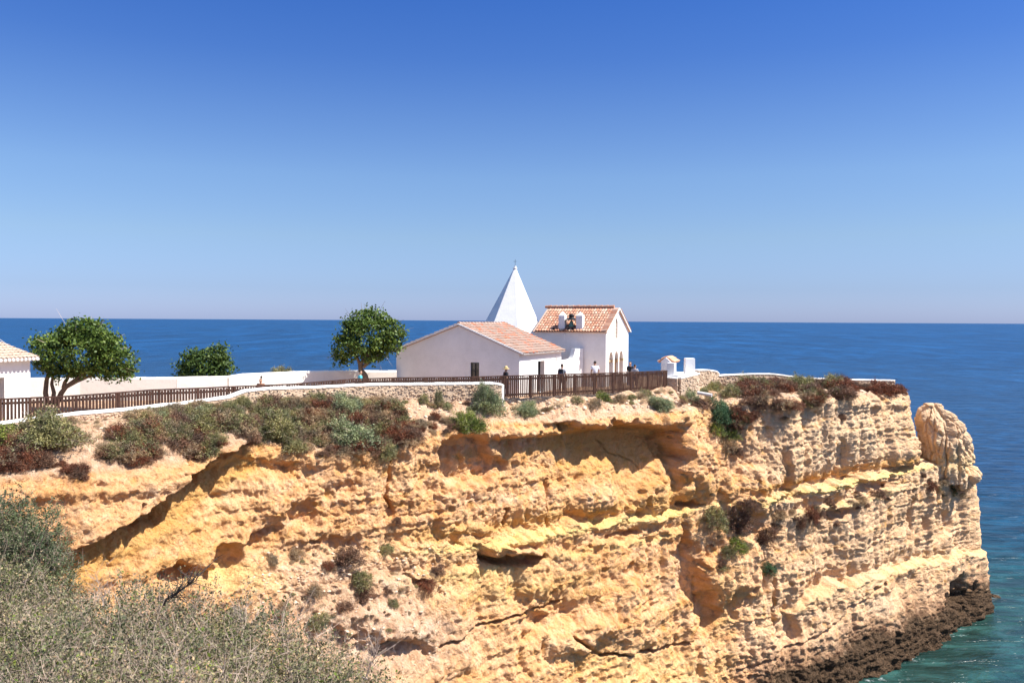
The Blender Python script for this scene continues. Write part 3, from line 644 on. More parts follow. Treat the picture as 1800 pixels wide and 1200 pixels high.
# ================================================================== BUILDINGS
RV = Vector((.407, .914, 0)).normalized(); QV = Vector((-RV.y, RV.x, 0))      # along the ridge side / to the left
RZANG = math.atan2(RV.y, RV.x)
def wall(mb, P, d, nin, t, L, z0, top, openings=()):
    """wall starting at P, along d, thickness t inwards (nin). top(u) = height; openings = (u0, u1, zb, ztop(u))"""
    br = {0.0, L}
    for u in getattr(top, 'breaks', ()): br.add(u)
    for o in openings:
        n = 8 if callable(o[3]) else 1
        for k in range(n + 1): br.add(o[0] + (o[1] - o[0]) * k / n)
    br = sorted(br)
    def cell(u0, u1, za, zb, zc, zd):       # bottom at u0/u1, top at u0/u1
        a = P + d * u0; b = P + d * u1; i = nin * t
        mb.hexa([(a.x, a.y, za), (b.x, b.y, zb), (b.x + i.x, b.y + i.y, zb), (a.x + i.x, a.y + i.y, za), (a.x, a.y, zc), (b.x, b.y, zd), (b.x + i.x, b.y + i.y, zd), (a.x + i.x, a.y + i.y, zc)])
    tf = top if callable(top) else (lambda u: top)
    for u0, u1 in zip(br[:-1], br[1:]):
        if u1 - u0 < 1e-5: continue
        um = (u0 + u1) / 2; op = [o for o in openings if o[0] - 1e-6 < um < o[1] + 1e-6]
        if not op: cell(u0, u1, z0, z0, tf(u0), tf(u1)); continue
        o = op[0]; f = o[3] if callable(o[3]) else (lambda u, z=o[3]: z)
        if o[2] > z0 + .01: cell(u0, u1, z0, z0, o[2], o[2])
        cell(u0, u1, f(u0), f(u1), tf(u0), tf(u1))
class gable:
    def __init__(s, L, ze, zr, m=None): s.L, s.ze, s.zr = L, ze, zr; s.m = m or L / 2; s.breaks = (s.m,)
    def __call__(s, u): return s.ze + (s.zr - s.ze) * (u / s.m if u <= s.m else (s.L - u) / (s.L - s.m))
def arch(uc, r, zs, zt): return lambda u: zs + (zt - zs) * math.sqrt(max(0, 1 - ((u - uc) / r) ** 2))

def tile_mesh(name, ln, r0, r1, mat, n=6, th=.018):
    v = []; f = []
    for i, (y, r) in enumerate(((0, r0), (ln, r1))):
        for k in range(n + 1):
            a = math.pi * k / n; v.append((r * math.cos(a), y, r * math.sin(a) * .8 + (0.03 if i == 0 else 0.0)))
        for k in range(n + 1):
            a = math.pi * k / n; v.append(((r - th) * math.cos(a), y, (r - th) * math.sin(a) * .8 + (0.03 if i == 0 else 0.0)))
    m = n + 1
    for k in range(n):
        f.append((k, k + 1, 2 * m + k + 1, 2 * m + k)); f.append((m + k + 1, m + k, 3 * m + k, 3 * m + k + 1)); f.append((k + 1, k, m + k, m + k + 1))
    f += [(0, 2 * m, 3 * m, m), (n, m + n, 3 * m + n, 2 * m + n)]
    me = bpy.data.meshes.new(name); me.from_pydata(v, [], f); me.materials.append(mat); me.update(); return me
def slope_frame(E, dirl, up):               # E eave start, dirl along the eave, up = unit vector up the slope
    nz_ = dirl.cross(up); 
    if nz_.z < 0: nz_ = -nz_
    X = up.cross(nz_)
    return Matrix(((X.x, up.x, nz_.x, 0), (X.y, up.y, nz_.y, 0), (X.z, up.z, nz_.z, 0), (0, 0, 0, 1)))
def tile_field(name, parent, E, dirl, up, L, S_, mat, pitch=.2, rowl=.36, joined=True, rng=random.Random(3), lift=.03, smear=.0):
    R = slope_frame(E, dirl, up); nrm = R.to_3x3() @ Vector((0, 0, 1)); sh = tile_mesh('roof_tile', rowl * 1.22, pitch * .47, pitch * .36, mat)
    sv = np.array([v.co[:] for v in sh.vertices]); sf = np.array([list(p.vertices) for p in sh.polygons])
    nc = int(L / pitch); nr = int(math.ceil(S_ / rowl)); allv = []; allf = []; k = 0
    for i in range(nc):
        for j in range(nr):
            p = E + dirl * (pitch * (i + .5) + rng.uniform(-.012, .012)) + up * (rowl * j + rng.uniform(-.02, .02)) + nrm * (lift + rng.uniform(0, .012))
            Mx = Matrix.Translation(p) @ R @ Matrix.Rotation(rng.uniform(-.05, .05), 4, 'Z')
            if joined:
                q = np.array(Mx.to_3x3()) @ sv.T; allv.append(q.T + np.array(p)); allf.append(sf + k * len(sv)); k += 1
            else:
                o = link('roof_tile', sh, parent); o.matrix_world = Mx
    if joined:
        me = np_mesh(name, np.concatenate(allv), np.concatenate(allf), [mat]); return tag(link(name, me, parent), kind='stuff')
def roof_slab(mb, a, b, c, d, th):          # a,b eave ; c,d ridge above b,a
    n = (b - a).cross(d - a).normalized()
    if n.z < 0: n = -n
    mb.hexa([p - n * th for p in (a, b, c, d)] + [a, b, c, d])

# ---------------- low house with the wide gable
GZ0 = 18.9
A = Vector((.43, 50, 0)); HL, HW = 6.95, 8.4
ZE, ZRi = 21.72, 23.33; MID = 4.0
house = thing('house', 'long low white house with wide blank gable and old lichened tile roof beside the pyramid', 'house', (A.x + RV.x * 3.5 + QV.x * 4, A.y + RV.y * 3.5 + QV.y * 4, 19.1))
hp = Vector(house.location)
def under(o, parent):                        # attach keeping world place
    o.parent = parent; o.matrix_parent_inverse = Matrix.Translation(-Vector(parent.location)); return o
mb = MB()
wall(mb, A, QV, RV, .4, HW, GZ0, gable(HW, ZE, ZRi, MID), [(2.62, 3.2, 19.15, 21.08)])
wall(mb, A + RV * .4 , RV, QV, .4, HL - .4, GZ0, ZE, [(2.5, 3.6, 19.15, 21.1)])
wall(mb, A + QV * HW + RV * .4, RV, -QV, .4, HL - .4, GZ0, ZE)
wall(mb, A + RV * HL + QV * .4, QV, -RV, .4, HW - .8, GZ0, 21.6)
under(mb.build('wall', WHITE), house)
Am = A + QV * MID; EO = .28
roof = MB(); upR = (QV * MID + Vector((0, 0, ZRi - ZE))).normalized(); upL = (-QV * (HW - MID) + Vector((0, 0, ZRi - ZE))).normalized()
fo = -RV * .06
eR = A + Vector((0, 0, ZE + .02)) - upR * EO; eL = A + QV * HW + Vector((0, 0, ZE + .02)) - upL * EO; rg = Am + Vector((0, 0, ZRi + .02))
roof_slab(roof, eR + fo, eR + RV * (HL + .1), rg + RV * (HL + .1), rg + fo, .07); roof_slab(roof, eL + fo, eL + RV * (HL + .1), rg + RV * (HL + .1), rg + fo, .07)
rf = under(roof.build('roof', TILE_OLD), house)
def under2(o, parent):
    o.parent = parent; o.matrix_parent_inverse = parent.matrix_parent_inverse.copy() if parent.parent is None else Matrix.Identity(4); return o
S_R = MID / (QV.dot(upR)) + EO - .05
def reparent_keep(o, p, world):
    o.parent = p; bpy.context.view_layer.update(); o.matrix_world = world
t_ = tile_field('roof_tiles', None, eR + fo + RV * .02 - upR * .04, RV, upR, HL + .12, S_R, TILE_OLD, .2, .36, True, random.Random(5)); t_.name = 'tiled_slope'; t_.parent = house; t_.matrix_parent_inverse = Matrix.Translation(-hp)
t_ = tile_field('roof_tiles', None, eL + fo + RV * .02 - upL * .04, RV, upL, HL + .12, (HW - MID) / (-QV.dot(upL)) + EO - .05, TILE_OLD, .2, .36, True, random.Random(6)); t_.name = 'tiled_slope'; t_.parent = house; t_.matrix_parent_inverse = Matrix.Translation(-hp)
rt = MB()
for k in range(16): rt.tube([rg + RV * (k * .44 - .05) + Vector((0, 0, .06)), rg + RV * (k * .44 + .45) + Vector((0, 0, .04))], [.12, .10], 8)
under(rt.build('ridge_tiles', TILE_OLD), house)
mo = MB()                                    # whitewashed mortar plugs under the eave tiles
for k in range(int(HL / .2)):
    p_ = eR + RV * (k * .2 + .1) + Vector((0, 0, .0)); mo.tube([p_ - upR * .03, p_ + upR * .06], .055, 6)
under(mo.build('mortar_edge', WHITE), house)
vg = MB(); vg.bar(eR + fo * 1.6 + Vector((0, 0, .02)), rg + fo * 1.6 + Vector((0, 0, .02)), .08, .09); vg.bar(rg + fo * 1.6 + Vector((0, 0, .02)), eL + fo * 1.6 + Vector((0, 0, .02)), .08, .09)
under(vg.build('white_verge', WHITE), house)
def opening_fill(parent, P, d, nin, u0, u1, z0, z1, depth, mat, fr=True, bars=(1, 2), name='door'):
    a = P + d * u0 + nin * depth; b = P + d * u1 + nin * depth; g = MB()
    g.hexa([(a.x, a.y, z0), (b.x, b.y, z0), (b.x + nin.x * .04, b.y + nin.y * .04, z0), (a.x + nin.x * .04, a.y + nin.y * .04, z0), (a.x, a.y, z1), (b.x, b.y, z1), (b.x + nin.x * .04, b.y + nin.y * .04, z1), (a.x + nin.x * .04, a.y + nin.y * .04, z1)])
    o = under(g.build(name, mat), parent)
    if fr:
        f = MB(); nn = -nin * .03
        for u in [u0 + .03, u1 - .03] + [u0 + (u1 - u0) * k / (bars[0] + 1) for k in range(1, bars[0] + 1)]:
            q = P + d * u + nin * depth + nn; f.bar((q.x, q.y, z0), (q.x, q.y, z1 - .001), .045, .045)
        for k in range(bars[1] + 2):
            z = z0 + .03 + (z1 - z0 - .06) * k / (bars[1] + 1); q0 = P + d * (u0 + .002) + nin * depth + nn * 1.3; q1 = P + d * (u1 - .002) + nin * depth + nn * 1.3; f.bar((q0.x, q0.y, z), (q1.x, q1.y, z), .04, .05)
        fo_ = f.build('frame', FRAMEM); fo_.parent = o
    return o
opening_fill(house, A, QV, RV, 2.62, 3.2, 19.15, 21.08, .12, GLASS, True, (1, 3), 'glazed_door')
opening_fill(house, A + RV * .4, RV, QV, 2.5, 3.6, 19.15, 21.1, .34, DARK, True, (1, 1), 'door')
lp = MB(); q = A + RV * 6.0; lp.box((q.x + .05, q.y - .03, 21.15), (.06, .06, .34)); under(lp.build('wall_lamp', WHITE), house)

# ---------------- the white pyramid
pc = W(905, 563, 63.6); PYX, PYY = pc.x, pc.y
apex_z = 27.66; PB = 20.6
pyr = thing('pyramid_spire', 'tall whitewashed faceted pyramid spire rising behind the low house', 'spire', (PYX, PYY, 19.1))
angs = [math.radians(a) for a in (-40, -85, -133, -183, -250, -320)]
def ringz(z, extra=0):
    s = (apex_z - z) / (apex_z - 22.7); R_ = 2.66 * s + extra
    return [(PYX + R_ * math.cos(a), PYY + R_ * math.sin(a) * 1.0, z) for a in angs]
zs_ = [19.1, 20.6, 23, 25, 26.6, 27.44]
g = MB(); rings = []
for z in zs_: rings.append(ringz(max(z, 20.6)) if z > 20 else [(x, y, z) for x, y, _ in ringz(20.6)])
n6 = 6; vv = [p for r in rings for p in r]; ff = [(i * n6 + k, i * n6 + (k + 1) % n6, (i + 1) * n6 + (k + 1) % n6, (i + 1) * n6 + k) for i in range(len(rings) - 1) for k in range(n6)]
ff = [f[::-1] for f in ff]; ff.append(tuple(range((len(rings) - 1) * n6, len(rings) * n6))[::-1])
g.add(vv, ff); under(g.build('spire_body', WHITE, bevel=.03), pyr)
g = MB(); g.lathe((PYX, PYY, 27.36), [(.13, 0), (.13, .1), (.16, .11), (.16, .17), (.09, .19), (.08, .3)], 12); under(g.build('finial', WHITE), pyr)
g = MB(); g.bar((PYX, PYY, 27.6), (PYX, PYY, 28.15), .02, .02); g.bar((PYX - .12, PYY, 28.0), (PYX + .12, PYY, 28.0), .02, .02); under(g.build('cross', IRON), pyr)

# ---------------- the chapel
Cc = Vector((6.33, 57.5, 0)); CW, CL = 5.35, 5.2; CE, CR = 22.95, 24.52
chapel = thing('chapel', 'small white chapel with bell gable, orange tile roof and three arches facing right', 'chapel', (Cc.x, Cc.y, 19.0))
mb = MB(); archs = [(.72, 1.66), (1.98, 2.9), (3.1, 4.06)]
ops = [(a, b, 18.8, arch((a + b) / 2, (b - a) / 2, 20.95, 21.5)) for a, b in archs] 
def facade_top(u): return gable(CW, CE, CR)(u)
facade_top.breaks = (CW / 2,)
# facade, with the lancet niche left open above the arches (own strip)
mbf = MB()
wall(mbf, Cc, RV, QV, .45, 1.96, 18.8, type('g', (), {'breaks': (), '__call__': lambda s, u: facade_top(u)})(), [ops[0]])
class topf:
    breaks = (CW / 2 - 2.95,)
    def __call__(s, u): return facade_top(u + 2.95)
wall(mbf, Cc + RV * 2.95, RV, QV, .45, CW - 2.95, 18.8, type('g', (), {'breaks': (), '__call__': lambda s, u: facade_top(u + 2.95)})(), [(ops[2][0] - 2.95, ops[2][1] - 2.95, 18.8, arch((3.1 + 4.06) / 2 - 2.95, .48, 20.95, 21.5))])
wall(mbf, Cc + RV * 1.96, RV, QV, .45, .99, 18.8, 22.4, [(.02, .94, 18.8, arch(.48, .46, 20.95, 21.5))])
lw0, lw1 = .14, .72                          # lancet in the middle strip
wall(mbf, Cc + RV * 1.96, RV, QV, .45, .99, 22.4, type('g', (), {'breaks': (CW / 2 - 1.96,), '__call__': lambda s, u: facade_top(u + 1.96)})(), [(lw0, lw1, 22.4, arch((lw0 + lw1) / 2, (lw1 - lw0) / 2, 23.45, 23.8))])
under(mbf.build('facade', WHITE), chapel)
mb = MB()
wall(mb, Cc + QV * .45, QV, RV, .45, CL - .45, 18.8, CE); wall(mb, Cc + RV * CW + QV * .45, QV, -RV, .45, CL - .45, 18.8, CE)
wall(mb, Cc + QV * CL + RV * .45, RV, -QV, .4, CW - .9, 18.8, 22.9)
wall(mb, Cc + QV * 1.5 + RV * .45, RV, QV, .2, CW - .9, 18.8, 22.9)             # inner wall of the porch
under(mb.build('wall', WHITE), chapel)
for j, uc in enumerate((1.82, 3.0)):       # columns between the arches
    g = MB(); q = Cc + RV * uc + QV * .22; g.lathe((q.x, q.y, 18.9), [(.17, 0), (.17, .12), (.13, .16), (.12, 1.75), (.17, 1.82), (.17, 1.86)], 12); g.box((q.x, q.y, 20.86), (.42, .42, .18), RZANG)
    under(g.build('column', GOLDSTONE, smooth=False), chapel)
for j, uc in enumerate((.76, 4.02)):
    g = MB(); q = Cc + RV * uc + QV * .22; g.box((q.x, q.y, 20.88), (.3, .52, .14), RZANG + math.pi / 2 * 0); under(g.build('capital', GOLDSTONE), chapel)
q = Cc + RV * (1.96 + (lw0 + lw1) / 2)
g = MB(); n_ = 8; c0 = Cc + RV * 1.96 + QV * .1
pp = [(lw0, 22.4), (lw1, 22.4), (lw1, 23.45)] + [((lw0 + lw1) / 2 + .29 * math.cos(math.pi * k / n_), 23.45 + .35 * math.sin(math.pi * k / n_)) for k in range(1, n_)] + [(lw0, 23.45)]
fr_ = [c0 + RV * u + Vector((0, 0, z)) for u, z in pp]; bk_ = [p + QV * .05 for p in fr_]; m_ = len(pp)
g.add([tuple(p) for p in fr_ + bk_], [tuple(range(m_))[::-1], tuple(range(m_, 2 * m_))] + [(k, (k + 1) % m_, m_ + (k + 1) % m_, m_ + k) for k in range(m_)])
win = under(g.build('lancet_window', TAN), chapel)
g = MB()
for k in (1, 2, 3, 4): a_ = c0 - QV * .02 + RV * lw0; g.bar((a_.x, a_.y, 22.4 + .24 * k), ((a_ + RV * .58).x, (a_ + RV * .58).y, 22.4 + .24 * k), .02, .03)
a_ = c0 - QV * .025 + RV * (lw0 + lw1) / 2; g.bar((a_.x, a_.y, 22.42), (a_.x, a_.y, 23.75), .03, .02)
fr = g.build('window_bars', OLDWHITE); fr.parent = win
# roof
EO = .2; cm = Cc + RV * (CW / 2)
upF = (RV * (CW / 2) + Vector((0, 0, CR - CE))).normalized(); upB = (-RV * (CW / 2) + Vector((0, 0, CR - CE))).normalized()
e1 = Cc + Vector((0, 0, CE + .02)) - upF * EO - QV * .12; e2 = Cc + RV * CW + Vector((0, 0, CE + .02)) - upB * EO - QV * .12; rg = cm + Vector((0, 0, CR + .02)) - QV * .12
Lr = CL + .2; r_ = MB(); roof_slab(r_, e1, e1 + QV * Lr, rg + QV * Lr, rg, .07); roof_slab(r_, e2, e2 + QV * Lr, rg + QV * Lr, rg, .07)
crf = under(r_.build('roof', TILE), chapel)
SL = (rg - e1).length
R1 = slope_frame(e1, QV, upF); sh = tile_mesh('roof_tile', .43, .100, .078, TILE); nrm = R1.to_3x3() @ Vector((0, 0, 1)); rngt = random.Random(11)
inv = Matrix.Translation(-Vector(chapel.location))
nc = 24
for i in range(2, nc + 2):
    for j in range(9):
        if i * .2 + .1 > Lr: continue
        p_ = e1 + QV * (.2 * i + .1 + rngt.uniform(-.01, .01)) + upF * (-.05 + .335 * j + rngt.uniform(-.015, .015)) + nrm * (.03 + rngt.uniform(0, .012))
        o = link('roof_tile', sh, crf); o.matrix_local = Matrix.Translation(p_) @ R1 @ Matrix.Rotation(rngt.uniform(-.04, .04), 4, 'Z')
R2 = slope_frame(e2, QV, upB)
t_ = tile_field('back_slope_tiles', None, e2 + QV * .4, QV, upB, Lr - .45, SL - .1, TILE, .2, .335, True, random.Random(12)); t_.parent = crf
vt = tile_mesh('verge_tile', .5, .10, .085, TILE)      # verge tiles laid across the gable edge
for (E_, up_, nn) in ((e1, upF, 16), (e2, upB, 16)):
    Rv = slope_frame(E_, up_, QV)
    for k in range(nn):
        p_ = E_ - QV * .03 + up_ * (.09 + .185 * k) + Vector((0, 0, .05)); 
        o = link('verge_tile', vt, crf); o.matrix_local = Matrix.Translation(p_) @ Rv
rt = MB()
for k in range(12): rt.tube([rg + QV * (k * .43 + .38) + Vector((0, 0, .09)), rg + QV * (k * .43 + .86) + Vector((0, 0, .07))], [.125, .10], 8)
rt = rt.build('ridge_tiles', TILE); rt.parent = crf
vv_ = MB(); vv_.bar(e1 - QV * .02 - Vector((0, 0, .04)), rg - QV * .02 - Vector((0, 0, .04)), .05, .08); vv_.bar(rg - QV * .02 - Vector((0, 0, .04)), e2 - QV * .02 - Vector((0, 0, .04)), .05, .08)
under(vv_.build('white_verge', WHITE), chapel)
# bell gable on the side wall
def wall_u(px):                              # position along the side wall below a pixel column
    k = (px - 900) / F; return (Cc.x - k * Cc.y) / (k * QV.y - QV.x)
bells = []
for px in (987, 1018):
    u = wall_u(px); q = Cc + QV * u - RV * .02; g = MB()
    g.box((q.x + RV.x * .22, q.y + RV.y * .22, 23.15), (.45, .45, 1.62), RZANG)
    g.lathe((q.x + RV.x * .22, q.y + RV.y * .22, 23.96), [(.325, 0), (.012, .30)], 4, RZANG + math.pi / 4); bells.append(Vector((q.x + RV.x * .22, q.y + RV.y * .22, 0)))
    under(g.build('bell_pillar', WHITE, bevel=.012), chapel)
bc = (bells[0] + bells[1]) / 2
g = MB(); g.lathe((bc.x, bc.y, 23.66), [(.44, 0), (.42, .04), (.24, .12), (.16, .2), (.19, .27), (.19, .34), (.10, .42), (.01, .44)], 14)
yoke = under(g.build('bell_headstock', IRON), chapel); g = MB(); g.bar(bells[0] + Vector((0, 0, 23.72)), bells[1] + Vector((0, 0, 23.72)), .05, .05); ax_ = g.build('axle', IRON); ax_.parent = yoke
g = MB(); g.lathe((bc.x, bc.y, 23.2), [(.21, 0), (.20, .04), (.155, .14), (.13, .28), (.11, .36), (.05, .41), (.03, .46)], 16); under(g.build('bell', BRONZE, smooth=True), chapel)
for px in (975, 1001, 1008):
    u = wall_u(px); q = Cc + QV * u - RV * .16; g = MB(); g.lathe((0, 0, 0), [(.085, 0), (.085, .06), (.055, .062)], 10)
    o = under(g.build('drain_opening', IRON), chapel); o.matrix_parent_inverse = Matrix.Translation(-Vector(chapel.location)); o.location = (q.x, q.y, CE + .1); o.rotation_euler = (math.pi / 2, 0, RZANG - math.pi / 2)
# lower annex on the sea side
an = MB(); P_ = Cc + RV * (CW + .02) + QV * .9; wall(an, P_ , RV, QV, .3, 1.2, 18.8, 22.0); wall(an, P_ + RV * .9 + QV * .3, QV, RV, .3, 3.0, 18.8, 22.0); anx = under(an.build('annex_wall', WHITE), chapel)
an = MB(); a0 = P_ - QV * .2 + Vector((0, 0, 22.5)); roof_slab(an, a0 + RV * 1.5 - Vector((0, 0, .55)), a0 + RV * 1.5 + QV * 3.4 - Vector((0, 0, .55)), a0 + QV * 3.4, a0, .12); under(an.build('annex_roof', TILE), chapel)
an = MB()
# curved low white wall joining the house to the chapel
w0 = A + RV * (HL + .02) + QV * .02; w1v = W(1025, 640, 58.0); w1v.z = 0; dv = (w1v - w0); LW = dv.length; dv.normalize(); nv = Vector((-dv.y, dv.x, 0))
cw = MB()
us = [0, .6, 1.1] + [1.1 + .35 * k / 8 for k in range(1, 9)] + [1.75, LW]
def ct(u): 
    return 21.0 if u <= 1.0 else (21.02 + .72 * min(1, ((u - 1.0) / .45)) ** 2.2 if u < 1.45 else 21.74)
for u0, u1 in zip(us[:-1], us[1:]):
    a_ = w0 + dv * u0; b_ = w0 + dv * u1; cw.hexa([(a_.x, a_.y, 18.9), (b_.x, b_.y, 18.9), (b_.x + nv.x * .35, b_.y + nv.y * .35, 18.9), (a_.x + nv.x * .35, a_.y + nv.y * .35, 18.9), (a_.x, a_.y, ct(u0)), (b_.x, b_.y, ct(u1)), (b_.x + nv.x * .35, b_.y + nv.y * .35, ct(u1)), (a_.x + nv.x * .35, a_.y + nv.y * .35, ct(u0))])
o = cw.build('garden_wall', WHITE, origin=(w0.x, w0.y, 19.0)); tag(o, 'short white wall with a curved step between the low house and the chapel', 'wall')

# ---------------- the house cut by the left edge
Dc = W(53, 640, 38.6); Dc.z = 0; RD = Vector((.30, .954, 0)).normalized(); QD = Vector((-RD.y, RD.x, 0)); ZE2 = 21.82; ZR2 = 22.82
h2 = thing('house', 'white house with scalloped tile eaves and a dark doorway cut off by the left edge', 'house', (Dc.x, Dc.y, 19.1))
mb = MB(); P0_ = Dc - RD * 7.0
wall(mb, P0_, RD, QD, .4, 7.0, 18.8, ZE2, [(4.55, 5.65, 19.0, 21.0)])
wall(mb, Dc + QD * .4 - RD * .4, QD, RD, .4, 6.2, 18.8, gable(6.2, ZE2 + .1, ZR2 - .02, 3.1)); wall(mb, P0_ + QD * .4, QD, RD, .4, 6.2, 18.8, gable(6.2, ZE2 + .1, ZR2 - .02, 3.1))
under(mb.build('wall', WHITE), h2)
opening_fill(h2, P0_, RD, QD, 4.55, 5.65, 19.0, 21.0, .36, DARK, False, (0, 0), 'door')
up2 = (QD * 3.5 + Vector((0, 0, ZR2 - ZE2))).normalized(); e_ = P0_ + Vector((0, 0, ZE2 + .05)) - up2 * .36; r2 = P0_ + QD * 3.5 + Vector((0, 0, ZR2 + .05))
r_ = MB(); roof_slab(r_, e_, e_ + RD * 7.2, r2 + RD * 7.2, r2, .08); up3 = (-QD * 3.5 + Vector((0, 0, ZR2 - ZE2))).normalized(); e3 = P0_ + QD * 7 + Vector((0, 0, ZE2 + .05)) - up3 * .3; roof_slab(r_, e3, e3 + RD * 7.2, r2 + RD * 7.2, r2, .08)
under(r_.build('roof', WHITE), h2)
t_ = tile_field('t', None, e_ - up2 * .05, RD, up2, 7.2, (r2 - e_).length, TILE_PALE, .21, .36, True, random.Random(8), .035); t_.name = 'tiled_slope'; under(t_, h2)
mo = MB()
for k in range(34): p_ = e_ + RD * (k * .21 + .1) + Vector((0, 0, .01)); mo.tube([p_ - up2 * .07, p_ + up2 * .05], .082, 7)
under(mo.build('mortar_edge', WHITE), h2)
g = MB(); s0 = W(-40, 565, 38); s1 = W(18, 609, 38.9); g.tube([s0, (s0 + s1) / 2 + Vector((0, 0, -.05)), s1], .012, 5)
under(g.build('roof_cable', PIPEM), h2)

# ---------------- shrine at the end of the fence
sp_ = W(1181, 657, 55.6); SZ = sp_.z
RS = Vector((.407, .914, 0)).normalized(); QS = Vector((-RS.y, RS.x, 0)); rzs = RZANG
shr = thing('wayside_shrine', 'tiny white shrine with a small orange tiled roof at the end of the brown fence', 'shrine', (sp_.x, sp_.y, SZ))
Bs = W(1178, 657, 56.2); Bs.z = 0
g = MB(); 
wall(g, Bs, QS, RS, .2, .62, SZ, gable(.62, SZ + .78, SZ + 1.05)); wall(g, Bs + RS * 1.3, QS, RS, .2, .62, SZ, gable(.62, SZ + .78, SZ + 1.05))
wall(g, Bs + RS * .2, RS, QS, .12, 1.1, SZ, SZ + .78, [(.25, .85, SZ + .15, SZ + .62)]); wall(g, Bs + RS * .2 + QS * .5, RS, QS, .12, 1.1, SZ, SZ + .78)
under(g.build('wall', WHITE), shr)
g = MB(); r0 = Bs + QS * .31 + Vector((0, 0, SZ + 1.07)) + RS * .1; ea = Bs - QS * .22 + Vector((0, 0, SZ + .72)) + RS * .1; eb = Bs + QS * .84 + Vector((0, 0, SZ + .72)) + RS * .1
roof_slab(g, ea, ea + RS * 1.6, r0 + RS * 1.6, r0, .06); roof_slab(g, eb, eb + RS * 1.6, r0 + RS * 1.6, r0, .06); srf = under(g.build('roof', TILE_NEW), shr)
ups = (r0 - ea).normalized(); Rs_ = slope_frame(ea, RS, ups); tm = tile_mesh('roof_tile', .34, .085, .07, TILE_NEW)
upe = (r0 - eb).normalized(); Re_ = slope_frame(eb, RS, upe)
for k in range(9):
    for j in range(2):
        o = link('roof_tile', tm, srf); o.matrix_local = Matrix.Translation(ea + RS * (.09 + .175 * k) + ups * (-.03 + .3 * j) + Vector((0, 0, .02))) @ Rs_
        o = link('roof_tile', tm, srf); o.matrix_local = Matrix.Translation(eb + RS * (.09 + .175 * k) + upe * (-.03 + .3 * j) + Vector((0, 0, .02))) @ Re_
a0 = W(1183, 655, 55.0)
g = MB(); g.box((a0.x - .05, a0.y + .3, SZ + .22), (.55, .5, 1.05), rzs); under(g.build('front_pillar', WHITE, bevel=.015), shr)
g = MB(); b0 = W(1213, 650, 56.8); g.add(*(lambda c, s: ([(c.x + x * s, c.y + y, z) for z, s_ in ((SZ - .1, 1.0), (SZ + .98, .92)) for x, y in ((-.36 * s_, -.2), (.30 * s_, -.2), (.30 * s_, .4), (-.36 * s_, .4))], [(3, 2, 1, 0), (4, 5, 6, 7), (0, 1, 5, 4), (1, 2, 6, 5), (2, 3, 7, 6), (3, 0, 4, 7)]))(b0, 1))
o = g.build('masonry_block', WHITE, bevel=.02, origin=(b0.x, b0.y, SZ)); tag(o, 'plain white upright block right of the tiny shrine, before the sea', 'block')

